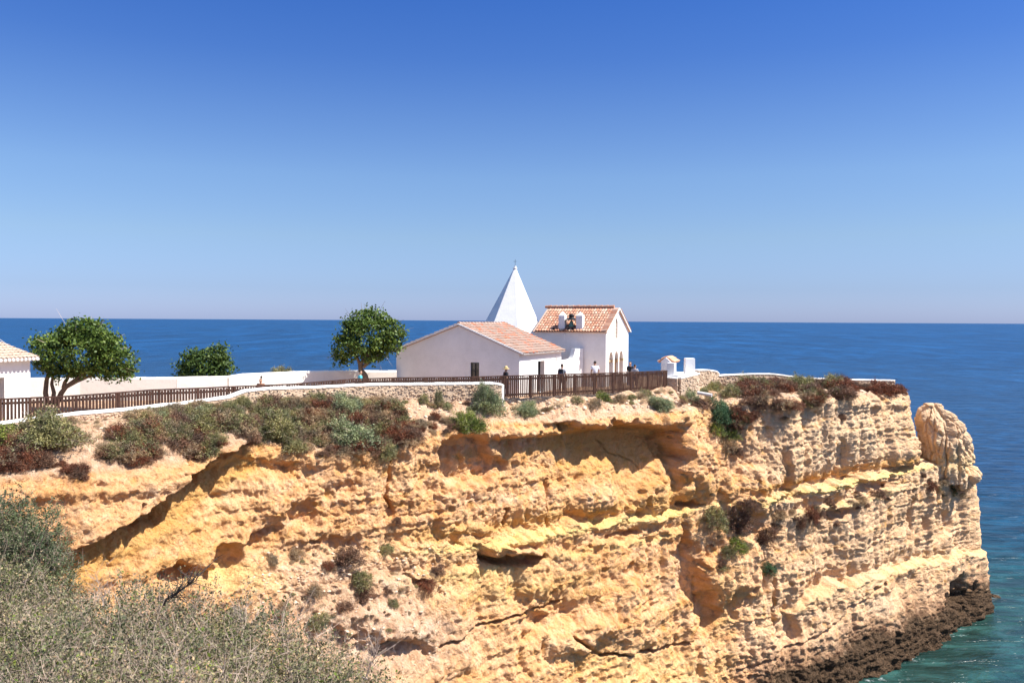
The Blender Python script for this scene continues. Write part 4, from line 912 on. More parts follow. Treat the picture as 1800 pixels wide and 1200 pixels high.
# ---------------- stone walls with white coping
def rubble_wall(name, label, pts, thick, cop_h, cop_over, seed, stone=(.26, .15), copmat=OLDWHITE, face_left=True, group=None, stones=True, endcap=False):
    """pts: (x, y, z_foot, z_top of coping)"""
    rng = random.Random(seed); root = thing(name, label, 'wall', (pts[0][0], pts[0][1], pts[0][2]), group=group); core = MB(); cop = MB(); sv = []; sf = []; k = 0
    ico = bmesh.new(); bmesh.ops.create_icosphere(ico, subdivisions=1, radius=1); iv = np.array([v.co[:] for v in ico.verts]); if_ = np.array([[v.index for v in f.verts] for f in ico.faces]); ico.free()
    for (x0, y0, f0, t0), (x1, y1, f1, t1) in zip(pts[:-1], pts[1:]):
        a = Vector((x0, y0, 0)); b = Vector((x1, y1, 0)); d = (b - a); L_ = d.length; d.normalize(); n = Vector((d.y, -d.x, 0))
        if n.y > 0: n = -n
        h = thick / 2
        def q(p, s, z): return (p.x + n.x * s, p.y + n.y * s, z)
        b2 = b + d * .01
        core.hexa([q(a, -h, f0 - .5), q(a, h, f0 - .5), q(b2, h, f1 - .5), q(b2, -h, f1 - .5), q(a, -h, t0 - cop_h), q(a, h, t0 - cop_h), q(b2, h, t1 - cop_h), q(b2, -h, t1 - cop_h)])
        nseg = max(1, int(L_ / .5))
        for i in range(nseg):
            u0, u1 = i / nseg, (i + 1) / nseg; pa = a.lerp(b, u0); pb = a.lerp(b, u1) ; za = t0 + (t1 - t0) * u0; zb = t0 + (t1 - t0) * u1; hh = h + cop_over
            j = rng.uniform(-.012, .012)
            cop.hexa([q(pa, -hh, za - cop_h), q(pa, hh, za - cop_h), q(pb, hh, zb - cop_h), q(pb, -hh, zb - cop_h), q(pa, -hh + .03, za + j), q(pa, hh - .04, za + j), q(pb, hh - .04, zb + j), q(pb, -hh + .03, zb + j)])
        if stones:
            u = 0
            rows = int(max(t0 - f0, t1 - f1) / (stone[1] * .8)) + 3
            for r in range(rows):
                u = rng.uniform(0, .2)
                while u < L_:
                    w_ = stone[0] * rng.uniform(.5, 1.3); hs = stone[1] * rng.uniform(.7, 1.15); fr_ = u / L_; zf = f0 + (f1 - f0) * fr_ - .4; zt = t0 + (t1 - t0) * fr_ - cop_h
                    z = zt - .07 - r * stone[1] * .8 + rng.uniform(-.035, .035)
                    if z > zf:
                        p = a + d * u + n * (h + rng.uniform(-.075, -.02)); sc = np.array((w_ / 2, .10 * rng.uniform(.7, 1.3), hs / 2)); jit = 1 + .22 * (np.random.RandomState(k + seed * 999).rand(len(iv), 3) - .5)
                        pv = iv * jit * sc; ca, sa = d.x, d.y; ang = rng.uniform(-.2, .2)
                        xr = pv[:, 0] * math.cos(ang) - pv[:, 2] * math.sin(ang); zr_ = pv[:, 0] * math.sin(ang) + pv[:, 2] * math.cos(ang)
                        X = p.x + xr * ca - pv[:, 1] * sa; Y = p.y + xr * sa + pv[:, 1] * ca
                        sv.append(np.stack([X, Y, z + zr_], 1)); sf.append(if_ + k * len(iv)); k += 1
                    u += w_ * .92
    under(core.build('core', MORTAR), root)
    under(cop.build('coping', copmat), root)
    if stones: under(tag(link('rubble_stones', np_mesh('rubble_stones', np.concatenate(sv), np.concatenate(sf), [STONE])), kind='stuff'), root)
    return root
def ln(px, py, Y): return W(px, py, Y)
FN = [(-220, 727, 30.0), (-100, 712, 31.6), (0, 700, 33.0), (109, 695.6, 34.4), (178, 691, 35.3), (267, 684, 36.8), (364, 680.5, 38.2), (400, 678.5, 38.8), (512, 674, 40.8), (625, 665, 43.0), (697, 663, 44.1), (800, 662, 45.4), (885, 660, 46.4)]
FN2 = [(885, 660, 46.4), (950, 658, 47.3), (1047, 655.3, 50.2), (1110, 653, 52.3), (1172, 650.6, 54.6)]
cp = [(-100, 757, 31.2), (0, 742, 32.6), (133, 725.6, 34.3), (218, 718.5, 35.5), (322, 706.7, 37.2), (375, 700, 38.0), (400, 696.5, 38.4), (429, 685.5, 38.9), (467, 681.5, 39.6), (557, 678.8, 41.4), (625, 675.5, 42.6), (692, 673.8, 43.7), (800, 673.2, 45.0), (866, 672.4, 45.62), (879, 674.5, 45.8)]
pts = []
for px, py, Y in cp:
    w = W(px, py, Y); pts.append((w.x, w.y, w.z - (.95 if px > 480 else .4), w.z + .03))
rubble_wall('retaining_wall', 'rubble stone retaining wall with white coping under the long brown fence', pts, .42, .09, .03, 1, (.20, .11), WHITE)
e = W(873, 668, 45.75); e2 = W(886, 676.5, 45.9)
g = MB(); g.hexa([(pts[-1][0], pts[-1][1] - .2, 19.2), (e2.x, e2.y - .2, 18.9), (e2.x, e2.y + .2, 18.9), (pts[-1][0], pts[-1][1] + .2, 19.2), (pts[-1][0], pts[-1][1] - .2, pts[-1][3]), (e2.x, e2.y - .2, e2.z), (e2.x, e2.y + .2, e2.z), (pts[-1][0], pts[-1][1] + .2, pts[-1][3])])
o = g.build('wall_end_pier', WHITE, bevel=.02, origin=(e2.x, e2.y, 19.0)); tag(o, 'white plastered pier ending the stone wall where the fence steps down', 'pier')
# sea-side parapet behind the path, white plaster
pp_ = [(40, 664.6, 45.0), (142, 662.8, 46.0), (311, 662.5, 46.8), (400, 660.5, 47.6), (429, 656, 48.2), (535, 652, 50.8), (569, 650.8, 51.6), (620, 650.8, 52.1), (697, 651, 52.6)]
pts = []
for px, py, Y in pp_:
    w = W(px, py, Y); pts.append((w.x, w.y, 19.0, w.z))
PARA = mat_plaster('parapet_whitewash', (.80, .76, .70), .10)
o = rubble_wall('parapet_wall', 'long low cream white parapet wall behind the path and the trees on the sea side', pts, .35, .10, .0, 2, stones=False, copmat=PARA)
for c_ in o.children:
    if c_.name.startswith('core'): c_.data.materials.clear(); c_.data.materials.append(PARA)
g = MB(); a_ = W(571, 660, 51.35); b_ = W(624, 660, 51.8); g.bar((a_.x, a_.y - .02, 19.7), (b_.x, b_.y - .02, 19.7), .06, 1.5)
# right-hand parapet and the masonry under the shrine
ps = [(1172, 661, 54.9), (1192, 663, 54.6), (1212, 658, 55.3), (1224, 655, 56.2)]
pts = [(W(*p).x, W(*p).y, 18.7, W(*p).z) for p in ps]
rubble_wall('shrine_base_wall', 'rough stone base with white top holding up the tiny shrine', pts, .5, .07, .03, 3, (.24, .15), WHITE)
g = MB(); c_ = [W(1172, 661, 54.9), W(1192, 663, 54.6), W(1224, 655, 56.4), W(1226, 650, 58.2), W(1178, 651, 58.4)]
zt = SZ - .02; m_ = len(c_); g.add([(p.x, p.y, 18.6) for p in c_] + [(p.x, p.y, zt) for p in c_], [tuple(range(m_))[::-1], tuple(range(m_, 2 * m_))] + [(k, (k + 1) % m_, m_ + (k + 1) % m_, m_ + k) for k in range(m_)])
tag(g.build('shrine_terrace', WHITE, origin=(c_[0].x, c_[0].y, 19)), 'white plastered terrace slab beneath the tiny shrine and the upright block', 'terrace')
ps = [(1222, 649, 58.2), (1240, 648.5, 58.8), (1254, 651, 59.6), (1258, 655, 60.4)]
pts = [(W(*p).x, W(*p).y, 18.8, W(*p).z) for p in ps]
rubble_wall('curved_stone_wall', 'short curved rubble wall with white coping just right of the shrine', pts, .5, .08, .04, 4, (.22, .13), WHITE)
ps = [(1256, 659, 60.2), (1280, 657.5, 60.6), (1320, 655.8, 61.2), (1355, 655.8, 61.8), (1385, 659.5, 62.4), (1425, 664, 63.2), (1470, 664.5, 64.0), (1500, 666, 64.6), (1535, 666.8, 65.2), (1569, 667, 66.0)]
pts = [(W(*p).x, W(*p).y, 18.6, W(*p).z) for p in ps]
rubble_wall('headland_wall', 'long low rubble parapet with thin white coping along the end of the headland', pts, .45, .07, .05, 5, (.24, .14), OLDWHITE)

# ---------------- fences
slat_me = MB().box((0, 0, 0), (.088, .03, 1.16)).mesh('slat', WOOD); post_me = MB().box((0, 0, 0), (.11, .09, 1.2)).mesh('post', WOOD)
def fence(name, label, line, pitch, seed, zoff=1.22):
    rng = random.Random(seed); pw = [W(*p) for p in line]; root = thing(name, label, 'fence', (pw[0].x, pw[0].y, pw[0].z - zoff)); inv = Vector(root.location); rail = MB(); low = MB()
    for a, b in zip(pw[:-1], pw[1:]):
        rail.bar(a - Vector((0, 0, .03)), b - Vector((0, 0, .03)), .13, .055)
        low.bar(a - Vector((0, 0, .20)), b - Vector((0, 0, .20)), .04, .09); low.bar(a - Vector((0, 0, 1.05)), b - Vector((0, 0, 1.05)), .04, .09)
    o = rail.build('top_rail', WOOD, root); o.location = -inv; o = low.build('stringers', WOOD, root); o.location = -inv
    seg = [(b - a).length for a, b in zip(pw[:-1], pw[1:])]; tot = sum(seg); s = .02; k = 0
    while s < tot:
        r = s; i = 0
        while i < len(seg) - 1 and r > seg[i]: r -= seg[i]; i += 1
        a, b = pw[i], pw[i + 1]; p = a.lerp(b, min(1, r / seg[i])); d = b - a; ang = math.atan2(d.y, d.x)
        n = Vector((math.sin(ang), -math.cos(ang), 0))
        if k % 13 == 0:
            o = link('post', post_me, root); o.location = p - inv + Vector((0, 0, -.66)) + n * .02
        else:
            o = link('slat', slat_me, root); o.location = p - inv + n * .04 + Vector((0, 0, -.64 + rng.uniform(-.02, .02)))
            o.scale = (rng.uniform(.85, 1.15), 1, 1)
        o.rotation_euler = (0, rng.uniform(-.012, .012), ang); s += pitch; k += 1
    return root
fence('picket_fence', 'long brown slat fence above the white coping from the left house to the pier', FN, .128, 1)
slat_me = MB().box((0, 0, 0), (.080, .03, 1.16)).mesh('slat', WOOD)
fence('picket_fence', 'brown slat fence section in front of the chapel between the white pier and the shrine', FN2, .125, 2)
# pale pipe end sticking out of the bank
a_ = W(1226, 690, 54.4); b_ = W(1251, 694.5, 54.0); g = MB(); g.tube([a_, b_], .11, 14); g.tube([b_ - (b_ - a_).normalized() * .02, b_ + (b_ - a_).normalized() * .015], .128, 14)
o = g.build('drain_pipe', PIPEM, smooth=False, origin=(a_.x, a_.y, a_.z)); tag(o, 'pale drain pipe jutting from the bank left of the dark green hanging bush', 'pipe')
# ================================================================== PLANTS
def leaf_quads(C_, Nn, size, rng, asp=.5):
    """diamond leaves: centres, axis directions, sizes"""
    n = len(C_); a = Nn / (np.linalg.norm(Nn, axis=1, keepdims=True) + 1e-9)
    r = rng.normal(size=(n, 3)); b = np.cross(a, r); b /= np.linalg.norm(b, axis=1, keepdims=True) + 1e-9
    s = size * rng.uniform(.6, 1.3, (n, 1)); 
    v = np.stack([C_ - a * s * .5, C_ + b * s * asp * .5, C_ + a * s * .5, C_ - b * s * asp * .5], 1).reshape(-1, 3)
    return v, np.arange(4 * n).reshape(n, 4)
def ribbons(A_, B_, w, rng):
    d = B_ - A_; r = rng.normal(size=A_.shape); b = np.cross(d, r); b /= np.linalg.norm(b, axis=1, keepdims=True) + 1e-9; w = np.asarray(w).reshape(-1, 1)
    v = np.stack([A_ - b * w, A_ + b * w, B_ + b * w * .4, B_ - b * w * .4], 1).reshape(-1, 3)
    return v, np.arange(4 * len(A_)).reshape(-1, 4)
def shrub_mesh(name, seed, leafm, twigm, nst=150, per=16, leaf=.085, flat=.8, twigs=1.0, gap=.35, droop=0, amp=.5):
    rng = np.random.default_rng(seed)
    th = rng.uniform(0, 2 * np.pi, nst); cz = rng.uniform(-.05, 1, nst) ** .8 if True else 0
    cz = np.clip(np.nan_to_num(cz, nan=.02), 0, 1)
    d = np.stack([np.cos(th) * np.sqrt(1 - cz ** 2), np.sin(th) * np.sqrt(1 - cz ** 2), cz * flat], 1)
    lump = 1 + amp * fbm(d * 2.1 + seed * 3.1, 3, seed) ; R_ = lump * rng.uniform(.72, 1.06, nst)
    base = rng.normal(size=(nst, 3)) * np.array((.10, .10, .02)); tips = d * R_[:, None]; tips[:, 2] -= droop * (1 - cz)
    mid_ = (base + tips) * .5 + rng.normal(size=(nst, 3)) * .06; mid_[:, 2] += .05
    Vs = []; Fs = []; MI = []; nv = 0
    def put(v, f, mi):
        nonlocal nv
        Vs.append(v); Fs.append(f + nv); MI.append(np.full(len(f), mi)); nv += len(v)
    if twigs: 
        put(*ribbons(base, mid_, np.full(nst, .010 * twigs), rng), 1); put(*ribbons(mid_, tips, np.full(nst, .006 * twigs), rng), 1)
        k = rng.integers(0, nst, nst); t = rng.uniform(.4, 1, nst)[:, None]; s0 = mid_[k] * (1 - t) + tips[k] * t; put(*ribbons(s0, s0 + d[k] * .16 + rng.normal(size=(nst, 3)) * .09, np.full(nst, .005 * twigs), rng), 1)
    t = rng.uniform(gap, 1.04, (nst, per, 1)); C_ = mid_[:, None] * (1 - t) + tips[:, None] * t
    C_ = C_ + rng.normal(size=(nst, per, 3)) * .055; Nn = (tips - mid_)[:, None] * 1.2 + rng.normal(size=(nst, per, 3)) * .45
    C_ = C_.reshape(-1, 3); Nn = Nn.reshape(-1, 3); C_[:, 2] = np.maximum(C_[:, 2], -.25)
    v, f = leaf_quads(C_, Nn, leaf, rng, .55); put(v, f, 0)
    return np_mesh(name, np.concatenate(Vs), np.concatenate(Fs), [leafm, twigm], np.concatenate(MI))
KIN = {'olive': (L_OLIVE, TWIG), 'pale': (L_PALE, TWIG), 'green': (L_GREEN, TWIG), 'dark': (L_BLUE, DTWIG), 'red': (L_RED, DTWIG), 'purple': (L_PURPLE, DTWIG), 'dry': (L_DRY, TWIG)}
SHM = {}
for q_, (kn, (lm, tm)) in enumerate(KIN.items()):
    SHM[kn] = [shrub_mesh('shrub', 10 * q_ + k, lm, tm, nst=(230, 200, 170)[k], per=(20, 20, 18)[k], leaf=(.075, .085, .09)[k], flat=(.85, .7, 1.0)[k]) for k in range(3)]
BIG = {kn: shrub_mesh('large_shrub', 200 + i, *KIN[kn], nst=420, per=30, leaf=.062, flat=.85, gap=.35, amp=.6) for i, kn in enumerate(('olive', 'pale', 'green', 'dark'))}
TUFT = shrub_mesh('tuft', 400, STRAW, STRAW, nst=90, per=3, leaf=.16, flat=1.2, twigs=1.2)
rngp = random.Random(77)
_WL = [(c[0], c[2]) for c in cp] + [(885, 46.0), (950, 46.9), (1047, 49.8), (1110, 51.9), (1171, 54.1), (1192, 54.2), (1224, 55.8), (1240, 58.4), (1256, 59.8), (1320, 60.8), (1385, 62.0), (1470, 63.6), (1569, 65.6), (1575, 99), (1800, 99)]
def hit_front(px, py):                      # the same, but never behind the walls and fences of the cliff top
    lim = float(np.interp(px, [a[0] for a in _WL], [a[1] for a in _WL])) - .45
    for k in range(25):
        loc, nor = hit(px, py + 2 * k)
        if loc is None or loc.y < lim: break
    return loc, nor
def shrub(px, py, rpx, kind, label, sq=1.0, big=False, name='shrub', sink=.12):
    """a shrub whose foot is where the sight line at (px, py) meets the land"""
    loc, nor = hit_front(px, py)
    if loc is None: return None
    r = rpx / F * loc.y
    o = link(name, BIG[kind] if big else SHM[kind][rngp.randrange(3)])
    o.location = loc - Vector((0, 0, sink * r)); o.scale = (r, r, r * sq)
    tilt = Vector((nor.x, nor.y, nor.z + 1.6)).normalized() if nor.z < .6 else Vector((0, 0, 1))
    o.rotation_euler = (tilt.to_track_quat('Z', 'Y') @ Matrix.Rotation(rngp.uniform(0, 6.28), 3, 'Z').to_quaternion()).to_euler()
    return tag(o, label, 'shrub')
# single shrubs: foot pixel, radius in pixels, kind, label, height factor
SH = [
 (78, 772, 66, 'olive', 'largest olive grey bush hiding the fence below the leaning dark green tree', 1.0, True),
 (-4, 770, 42, 'green', 'yellow green bush cut by the left edge below the brown fence', 1.0, False),
 (218, 778, 36, 'olive', 'olive bush right of the bare soil patch under the long coping', .9, False),
 (352, 752, 42, 'olive', 'wide olive bush under the bend of the white coping', .8, False),
 (405, 745, 30, 'olive', 'rounder olive bush just left of the step of the white coping', .9, False),
 (486, 762, 48, 'olive', 'tall olive green bush reaching up the rubble wall, left of the palest one', 1.1, True),
 (604, 720, 32, 'pale', 'blue green bush touching the coping below the round crowned tree', 1.2, True),
 (612, 775, 52, 'pale', 'big pale green bush spreading down the bank below the blue green one', 1.1, True),
 (550, 735, 26, 'dry', 'small straw coloured bush between two big bushes under the rubble wall', 1.1, False),
 (530, 690, 12, 'olive', 'low olive sprig growing from the rubble wall', 1.2, False),
 (560, 700, 18, 'dry', 'brownish sprig against the rubble wall left of the blue green bush', 1.1, False),
 (662, 705, 22, 'dry', 'dry brown bush on the broken bit of rubble wall', 1.1, False),
 (692, 718, 20, 'olive', 'upright olive sprig above the dead grey bush', 1.3, False),
 (687, 738, 24, 'purple', 'dead grey purple bush at the foot of the rubble wall', .9, False),
 (744, 708, 12, 'olive', 'thin weed at the foot of the rubble wall, left of the dark one', 1.5, False),
 (771, 710, 10, 'olive', 'slender dark weed climbing the rubble wall to the coping', 3.2, False),
 (786, 718, 9, 'pale', 'small pale weed on the soil left of the round grey green bush', 1.5, False),
 (852, 703, 32, 'pale', 'round grey green bush overlapping the white pier and wall end', 1.6, True),
 (922, 708, 30, 'pale', 'pale green cushion bush at the left foot of the chapel fence', .95, True),
 (826, 752, 36, 'green', 'bright green bush on the cliff lip below the white pier', 1.0, True),
 (877, 708, 10, 'dry', 'small dry plant at the foot of the white pier', 1.0, False),
 (1015, 700, 13, 'olive', 'small olive bush at the foot of the chapel fence', 1.0, False),
 (1060, 702, 16, 'green', 'bright green bush against the chapel fence', 1.2, False),
 (1045, 716, 17, 'dry', 'brownish green bush right on the cliff edge below the bright green one', 1.0, False),
 (1090, 692, 15, 'dry', 'straw coloured plant against the slats left of the fence end', 1.4, False),
 (1110, 700, 11, 'olive', 'little olive bush on the lip right of the straw coloured plant', 1.1, False),
 (1135, 690, 15, 'olive', 'low yellowish bush below the fence end', .8, False),
 (1161, 712, 24, 'pale', 'grey green cushion on the corner of the overhanging lip', .9, True),
 (960, 712, 9, 'purple', 'tiny brown plant on the lip right of the pale green cushion', .9, False),
 (1212, 695, 20, 'pale', 'pale green bush under the shrine terrace', 1.1, False),
 (1231, 715, 20, 'purple', 'dull purple bush hanging below the drain pipe', 1.0, False),
 (1250, 672, 16, 'green', 'yellow green bush under the curved stone wall', .9, False),
 (1236, 688, 12, 'olive', 'small olive plant just above the drain pipe', 1.0, False),
 (1266, 738, 28, 'dark', 'dark blue green bush hanging in the gully, widest of the dark ones', 1.6, True),
 (1258, 758, 18, 'green', 'bright green trailing bush at the foot of the dark blue green one', 1.2, False),
 (1283, 768, 20, 'green', 'darker green trailing bush right of the bright trailing one', 1.3, False),
 (1276, 785, 18, 'dry', 'dead grey twiggy bush at the bottom of the hanging clump', 1.2, False),
 (1293, 795, 15, 'purple', 'purple brown bush lowest in the hanging clump', 1.2, False),
 (1287, 695, 28, 'olive', 'olive bush right of the dark hanging clump', .9, False),
 (1318, 678, 26, 'olive', 'khaki bush under the start of the headland wall', 1.0, False),
 (1360, 680, 12, 'green', 'narrow green bush among the red brown ones on the headland', 1.4, False),
 (1402, 682, 28, 'olive', 'tallest olive bush topping the headland wall', 1.3, False),
 (1549, 690, 32, 'red', 'dark red brown cushion at the end of the headland wall', .8, False),
 (1579, 690, 16, 'red', 'last red bush above the outer corner of the cliff', 1.0, False),
 (1478, 686, 27, 'red', 'red brown bush on the headland left of the bare rock slab', .9, False),
 (1334, 712, 18, 'purple', 'purple bush spilling over the cliff top right of the hanging clump', 1.0, False),
 (1643, 712, 9, 'red', 'tiny red plant on top of the separate rock stack', .8, False),
 (523, 978, 13, 'dry', 'upright brown tuft standing alone on the cliff face at left', 1.4, False),
 (613, 985, 24, 'purple', 'largest purple brown bush on the pinkish lower slope', 1.1, False),
 (679, 968, 13, 'olive', 'dark olive tuft at the upper right of the lower slope', 1.3, False),
 (637, 1020, 16, 'olive', 'olive tuft just below the largest purple brown bush', 1.3, False),
 (641, 1045, 16, 'purple', 'purple tuft under the olive one on the lower slope', 1.2, False),
 (768, 1008, 12, 'purple', 'dark tuft beside the shallow hollow in mid cliff', 1.3, False),
 (747, 1030, 14, 'red', 'reddish tuft left below the dark tuft in mid cliff', 1.2, False),
 (553, 1042, 14, 'dry', 'brown tuft left of centre on the lower slope', 1.3, False),
 (606, 1068, 13, 'purple', 'small purple tuft below the middle of the lower slope', 1.2, False),
 (561, 1092, 17, 'olive', 'olive brown tuft lowest on the lower slope above the thicket', 1.1, False),
 (500, 1070, 13, 'dry', 'grey dead tuft just above the foreground thicket', 1.3, False),
 (478, 985, 12, 'dry', 'pair of dry plants at the top left of the lower slope', 1.1, False),
 (697, 918, 8, 'purple', 'tiny dark plant at the foot of the long vertical crack', 1.5, False),
 (697, 788, 6, 'dark', 'tiny dark plant at the top of the long vertical crack', 1.4, False),
 (412, 1092, 22, 'dark', 'dark green bush in shade above the foreground thicket', 1.3, False),
 (575, 995, 9, 'red', 'small red plant left of the largest purple brown bush', 1.2, False),
 (690, 1060, 9, 'olive', 'thin olive weed right of the purple tuft on the lower slope', 1.2, False),
 (1251, 915, 22, 'olive', 'olive bush at the mouth of the small dark hole in the gully', 1.1, False),
 (1290, 925, 26, 'purple', 'purple grey bush right of the olive one in mid gully', 1.2, False),
 (1293, 962, 17, 'green', 'green bush lower in the gully', 1.2, False),
 (1281, 970, 12, 'olive', 'little olive bush touching the green one in the gully', 1.2, False),
 (1349, 945, 15, 'purple', 'purple plant trailing down the right face, leftmost there', 1.6, False),
 (1353, 1002, 12, 'dark', 'dark green plant low on the right face', 1.6, False),
 (1318, 888, 13, 'purple', 'purple plant on the yellow ledge above the gully', 1.1, False),
 (1368, 905, 13, 'dry', 'dry plant under the yellow ledge of the right face', 1.2, False),
 (1404, 922, 11, 'purple', 'narrow purple plant hanging under the yellow ledge', 1.8, False),
 (1424, 908, 14, 'red', 'darkest red plant under the yellow ledge', 1.2, False),
 (1440, 905, 10, 'purple', 'purple plant right of the darkest red one', 1.2, False),
 (1459, 888, 8, 'purple', 'small purple plant close below the ledge hollow', 1.3, False),
 (1513, 880, 11, 'dry', 'dry plant in the middle of the right face ledge', 1.1, False),
 (1543, 872, 12, 'purple', 'low purple plant under the outer part of the yellow ledge', .9, False),
 (1557, 868, 10, 'dry', 'small dry plant near the outer end of the yellow ledge', 1.0, False),
 (1675, 860, 13, 'olive', 'olive plant on the terrace below the rock stack', .9, False),
 (1655, 845, 11, 'dry', 'dry plant at the foot of the rock stack', .9, False),
 (1636, 855, 10, 'red', 'reddish plant left below the foot of the rock stack', .9, False),
 (1700, 850, 8, 'dark', 'little dark plant at the outer notch below the rock stack', 1.0, False),
 (1480, 735, 10, 'purple', 'small purple plant on the pale face below the headland', 1.1, False),
 (1380, 736, 8, 'dry', 'tiny dry plant on the pale face right of the hanging clump', 1.1, False),
]
for px, py, r, kn, lab, sq, big_ in SH:
    shrub(px, py, r * (1.3 if py > 840 else 1), kn, lab, sq, big_)
# plants beyond the parapet
def free_shrub(px, py, Y, r, kn, label, sq, sub=.35, big=False):
    w = W(px, py, Y); o = link('shrub', BIG[kn] if big else SHM[kn][rngp.randrange(3)]); o.location = (w.x, w.y, w.z); o.scale = (r, r, r * sq); o.rotation_euler = (0, 0, rngp.uniform(0, 6)); return tag(o, label, 'shrub')
free_shrub(496, 668, 51.5, 1.0, 'olive', 'wide olive bush showing over the parapet between the small tree and the round one', .95)
free_shrub(575, 662, 53.5, .5, 'olive', 'small olive bush over the parapet at the shaded patch of wall', .9)
free_shrub(615, 664, 54.5, .55, 'pale', 'faint grey bush over the parapet beside the trunk of the round tree', .9)

# matted scrub that cannot be counted: one object, many shrubs
def scatter(name, items, meshes, label, cat):
    """items: (location, scale vec, rotation euler, mesh index); joined with geometry nodes"""
    n = len(items); me_ = bpy.data.meshes.new(name); me_.vertices.add(n)
    me_.vertices.foreach_set('co', np.array([i[0] for i in items], np.float32).ravel())
    for nm, ty, k in (('scl', 'FLOAT_VECTOR', 1), ('rot', 'FLOAT_VECTOR', 2)):
        at = me_.attributes.new(nm, ty, 'POINT'); at.data.foreach_set('vector', np.array([i[k] for i in items], np.float32).ravel())
    at = me_.attributes.new('idx', 'INT', 'POINT'); at.data.foreach_set('value', np.array([i[3] for i in items], np.int32))
    ng = bpy.data.node_groups.new(name, 'GeometryNodeTree'); ng.interface.new_socket('Geometry', in_out='INPUT', socket_type='NodeSocketGeometry'); ng.interface.new_socket('Geometry', in_out='OUTPUT', socket_type='NodeSocketGeometry')
    gi = ng.nodes.new('NodeGroupInput'); go = ng.nodes.new('NodeGroupOutput'); jn = ng.nodes.new('GeometryNodeJoinGeometry')
    def attr(nm, dt):
        a = ng.nodes.new('GeometryNodeInputNamedAttribute'); a.data_type = dt; a.inputs[0].default_value = nm; return a.outputs[0]
    m2p = ng.nodes.new('GeometryNodeMeshToPoints'); ng.links.new(gi.outputs[0], m2p.inputs[0])
    for k, mm in enumerate(meshes):
        src = bpy.data.objects.new(name + '_piece', mm)
        oi = ng.nodes.new('GeometryNodeObjectInfo'); oi.inputs[0].default_value = src
        cmp_ = ng.nodes.new('FunctionNodeCompare'); cmp_.data_type = 'INT'; cmp_.operation = 'EQUAL'; ng.links.new(attr('idx', 'INT'), cmp_.inputs[2]); cmp_.inputs[3].default_value = k
        ip = ng.nodes.new('GeometryNodeInstanceOnPoints'); ng.links.new(m2p.outputs[0], ip.inputs['Points']); ng.links.new(cmp_.outputs[0], ip.inputs['Selection']); ng.links.new(oi.outputs['Geometry'], ip.inputs['Instance'])
        e2r = ng.nodes.new('FunctionNodeEulerToRotation'); ng.links.new(attr('rot', 'FLOAT_VECTOR'), e2r.inputs[0]); ng.links.new(e2r.outputs[0], ip.inputs['Rotation']); ng.links.new(attr('scl', 'FLOAT_VECTOR'), ip.inputs['Scale'])
        ng.links.new(ip.outputs[0], jn.inputs[0])
    ng.links.new(jn.outputs[0], go.inputs[0])
    o = link(name, me_); md = o.modifiers.new('scatter', 'NODES'); md.node_group = ng
    return tag(o, label, cat, kind='stuff')
def in_poly(x, y, P_):
    r = False; j = len(P_) - 1
    for i in range(len(P_)):
        if (P_[i][1] > y) != (P_[j][1] > y) and x < (P_[j][0] - P_[i][0]) * (y - P_[i][1]) / (P_[j][1] - P_[i][1]) + P_[i][0]: r = not r
        j = i
    return r
SK = ['olive', 'pale', 'red', 'purple', 'dry', 'green', 'tuft']; smesh = [SHM[k][0] for k in SK[:6]] + [TUFT] + [SHM[k][1] for k in SK[:6]]
items = []
def fill(poly, n, rlo, rhi, mix, clump=.0, seed=1):
    rg_ = random.Random(seed); xs = [p[0] for p in poly]; ys = [p[1] for p in poly]; c = 0; tries = 0
    while c < n and tries < n * 20:
        tries += 1; x = rg_.uniform(min(xs), max(xs)); y = rg_.uniform(min(ys), max(ys))
        if not in_poly(x, y, poly): continue
        if clump and vnoise(np.array([[x / 26.0, y / 20.0, seed]]), 5)[0] < clump: continue
        loc, nor = hit_front(x, y)
        if loc is None or nor.z < -.2: continue
        k = SK.index(rg_.choices([m[0] for m in mix], [m[1] for m in mix])[0]); r = rg_.uniform(rlo, rhi) / F * loc.y
        if k < 6 and rg_.random() < .5: k += 7
        items.append((tuple(loc - Vector((0, 0, r * .15))), (r, r, r * rg_.uniform(.7, 1.4)), (rg_.uniform(-.3, .3), rg_.uniform(-.3, .3), rg_.uniform(0, 6.28)), k)); c += 1
fill([(-60, 750), (60, 770), (140, 770), (200, 765), (300, 740), (420, 730), (450, 745), (430, 775), (300, 815), (240, 812), (180, 800), (160, 770), (40, 800), (-60, 830)], 230, 14, 29, [('red', 3), ('purple', 3), ('olive', 3), ('dry', 2.5)], -.12, 1)
fill([(70, 808), (150, 818), (150, 845), (60, 830)], 10, 10, 18, [('red', 3), ('purple', 2)], 0, 2)
fill([(-60, 780), (60, 785), (80, 820), (-60, 830)], 40, 15, 27, [('red', 6), ('purple', 2)], 0, 22)
fill([(250, 720), (420, 715), (420, 750), (250, 775)], 60, 14, 27, [('olive', 4), ('dry', 2), ('purple', 1)], -.12, 3)
fill([(420, 705), (520, 700), (700, 715), (740, 760), (700, 800), (560, 800), (440, 775)], 210, 12, 25, [('red', 1.6), ('purple', 2.5), ('olive', 3.5), ('dry', 3)], -.12, 4)
fill([(640, 700), (740, 745), (720, 775), (640, 770)], 30, 9, 20, [('red', 2), ('purple', 3), ('dry', 2)], 0, 5)
fill([(735, 735), (800, 730), (800, 760), (735, 765)], 18, 7, 15, [('red', 2), ('purple', 2), ('dry', 1)], 0, 6)
fill([(580, 785), (640, 785), (640, 800), (580, 800)], 7, 9, 15, [('red', 2), ('purple', 2)], 0, 7)
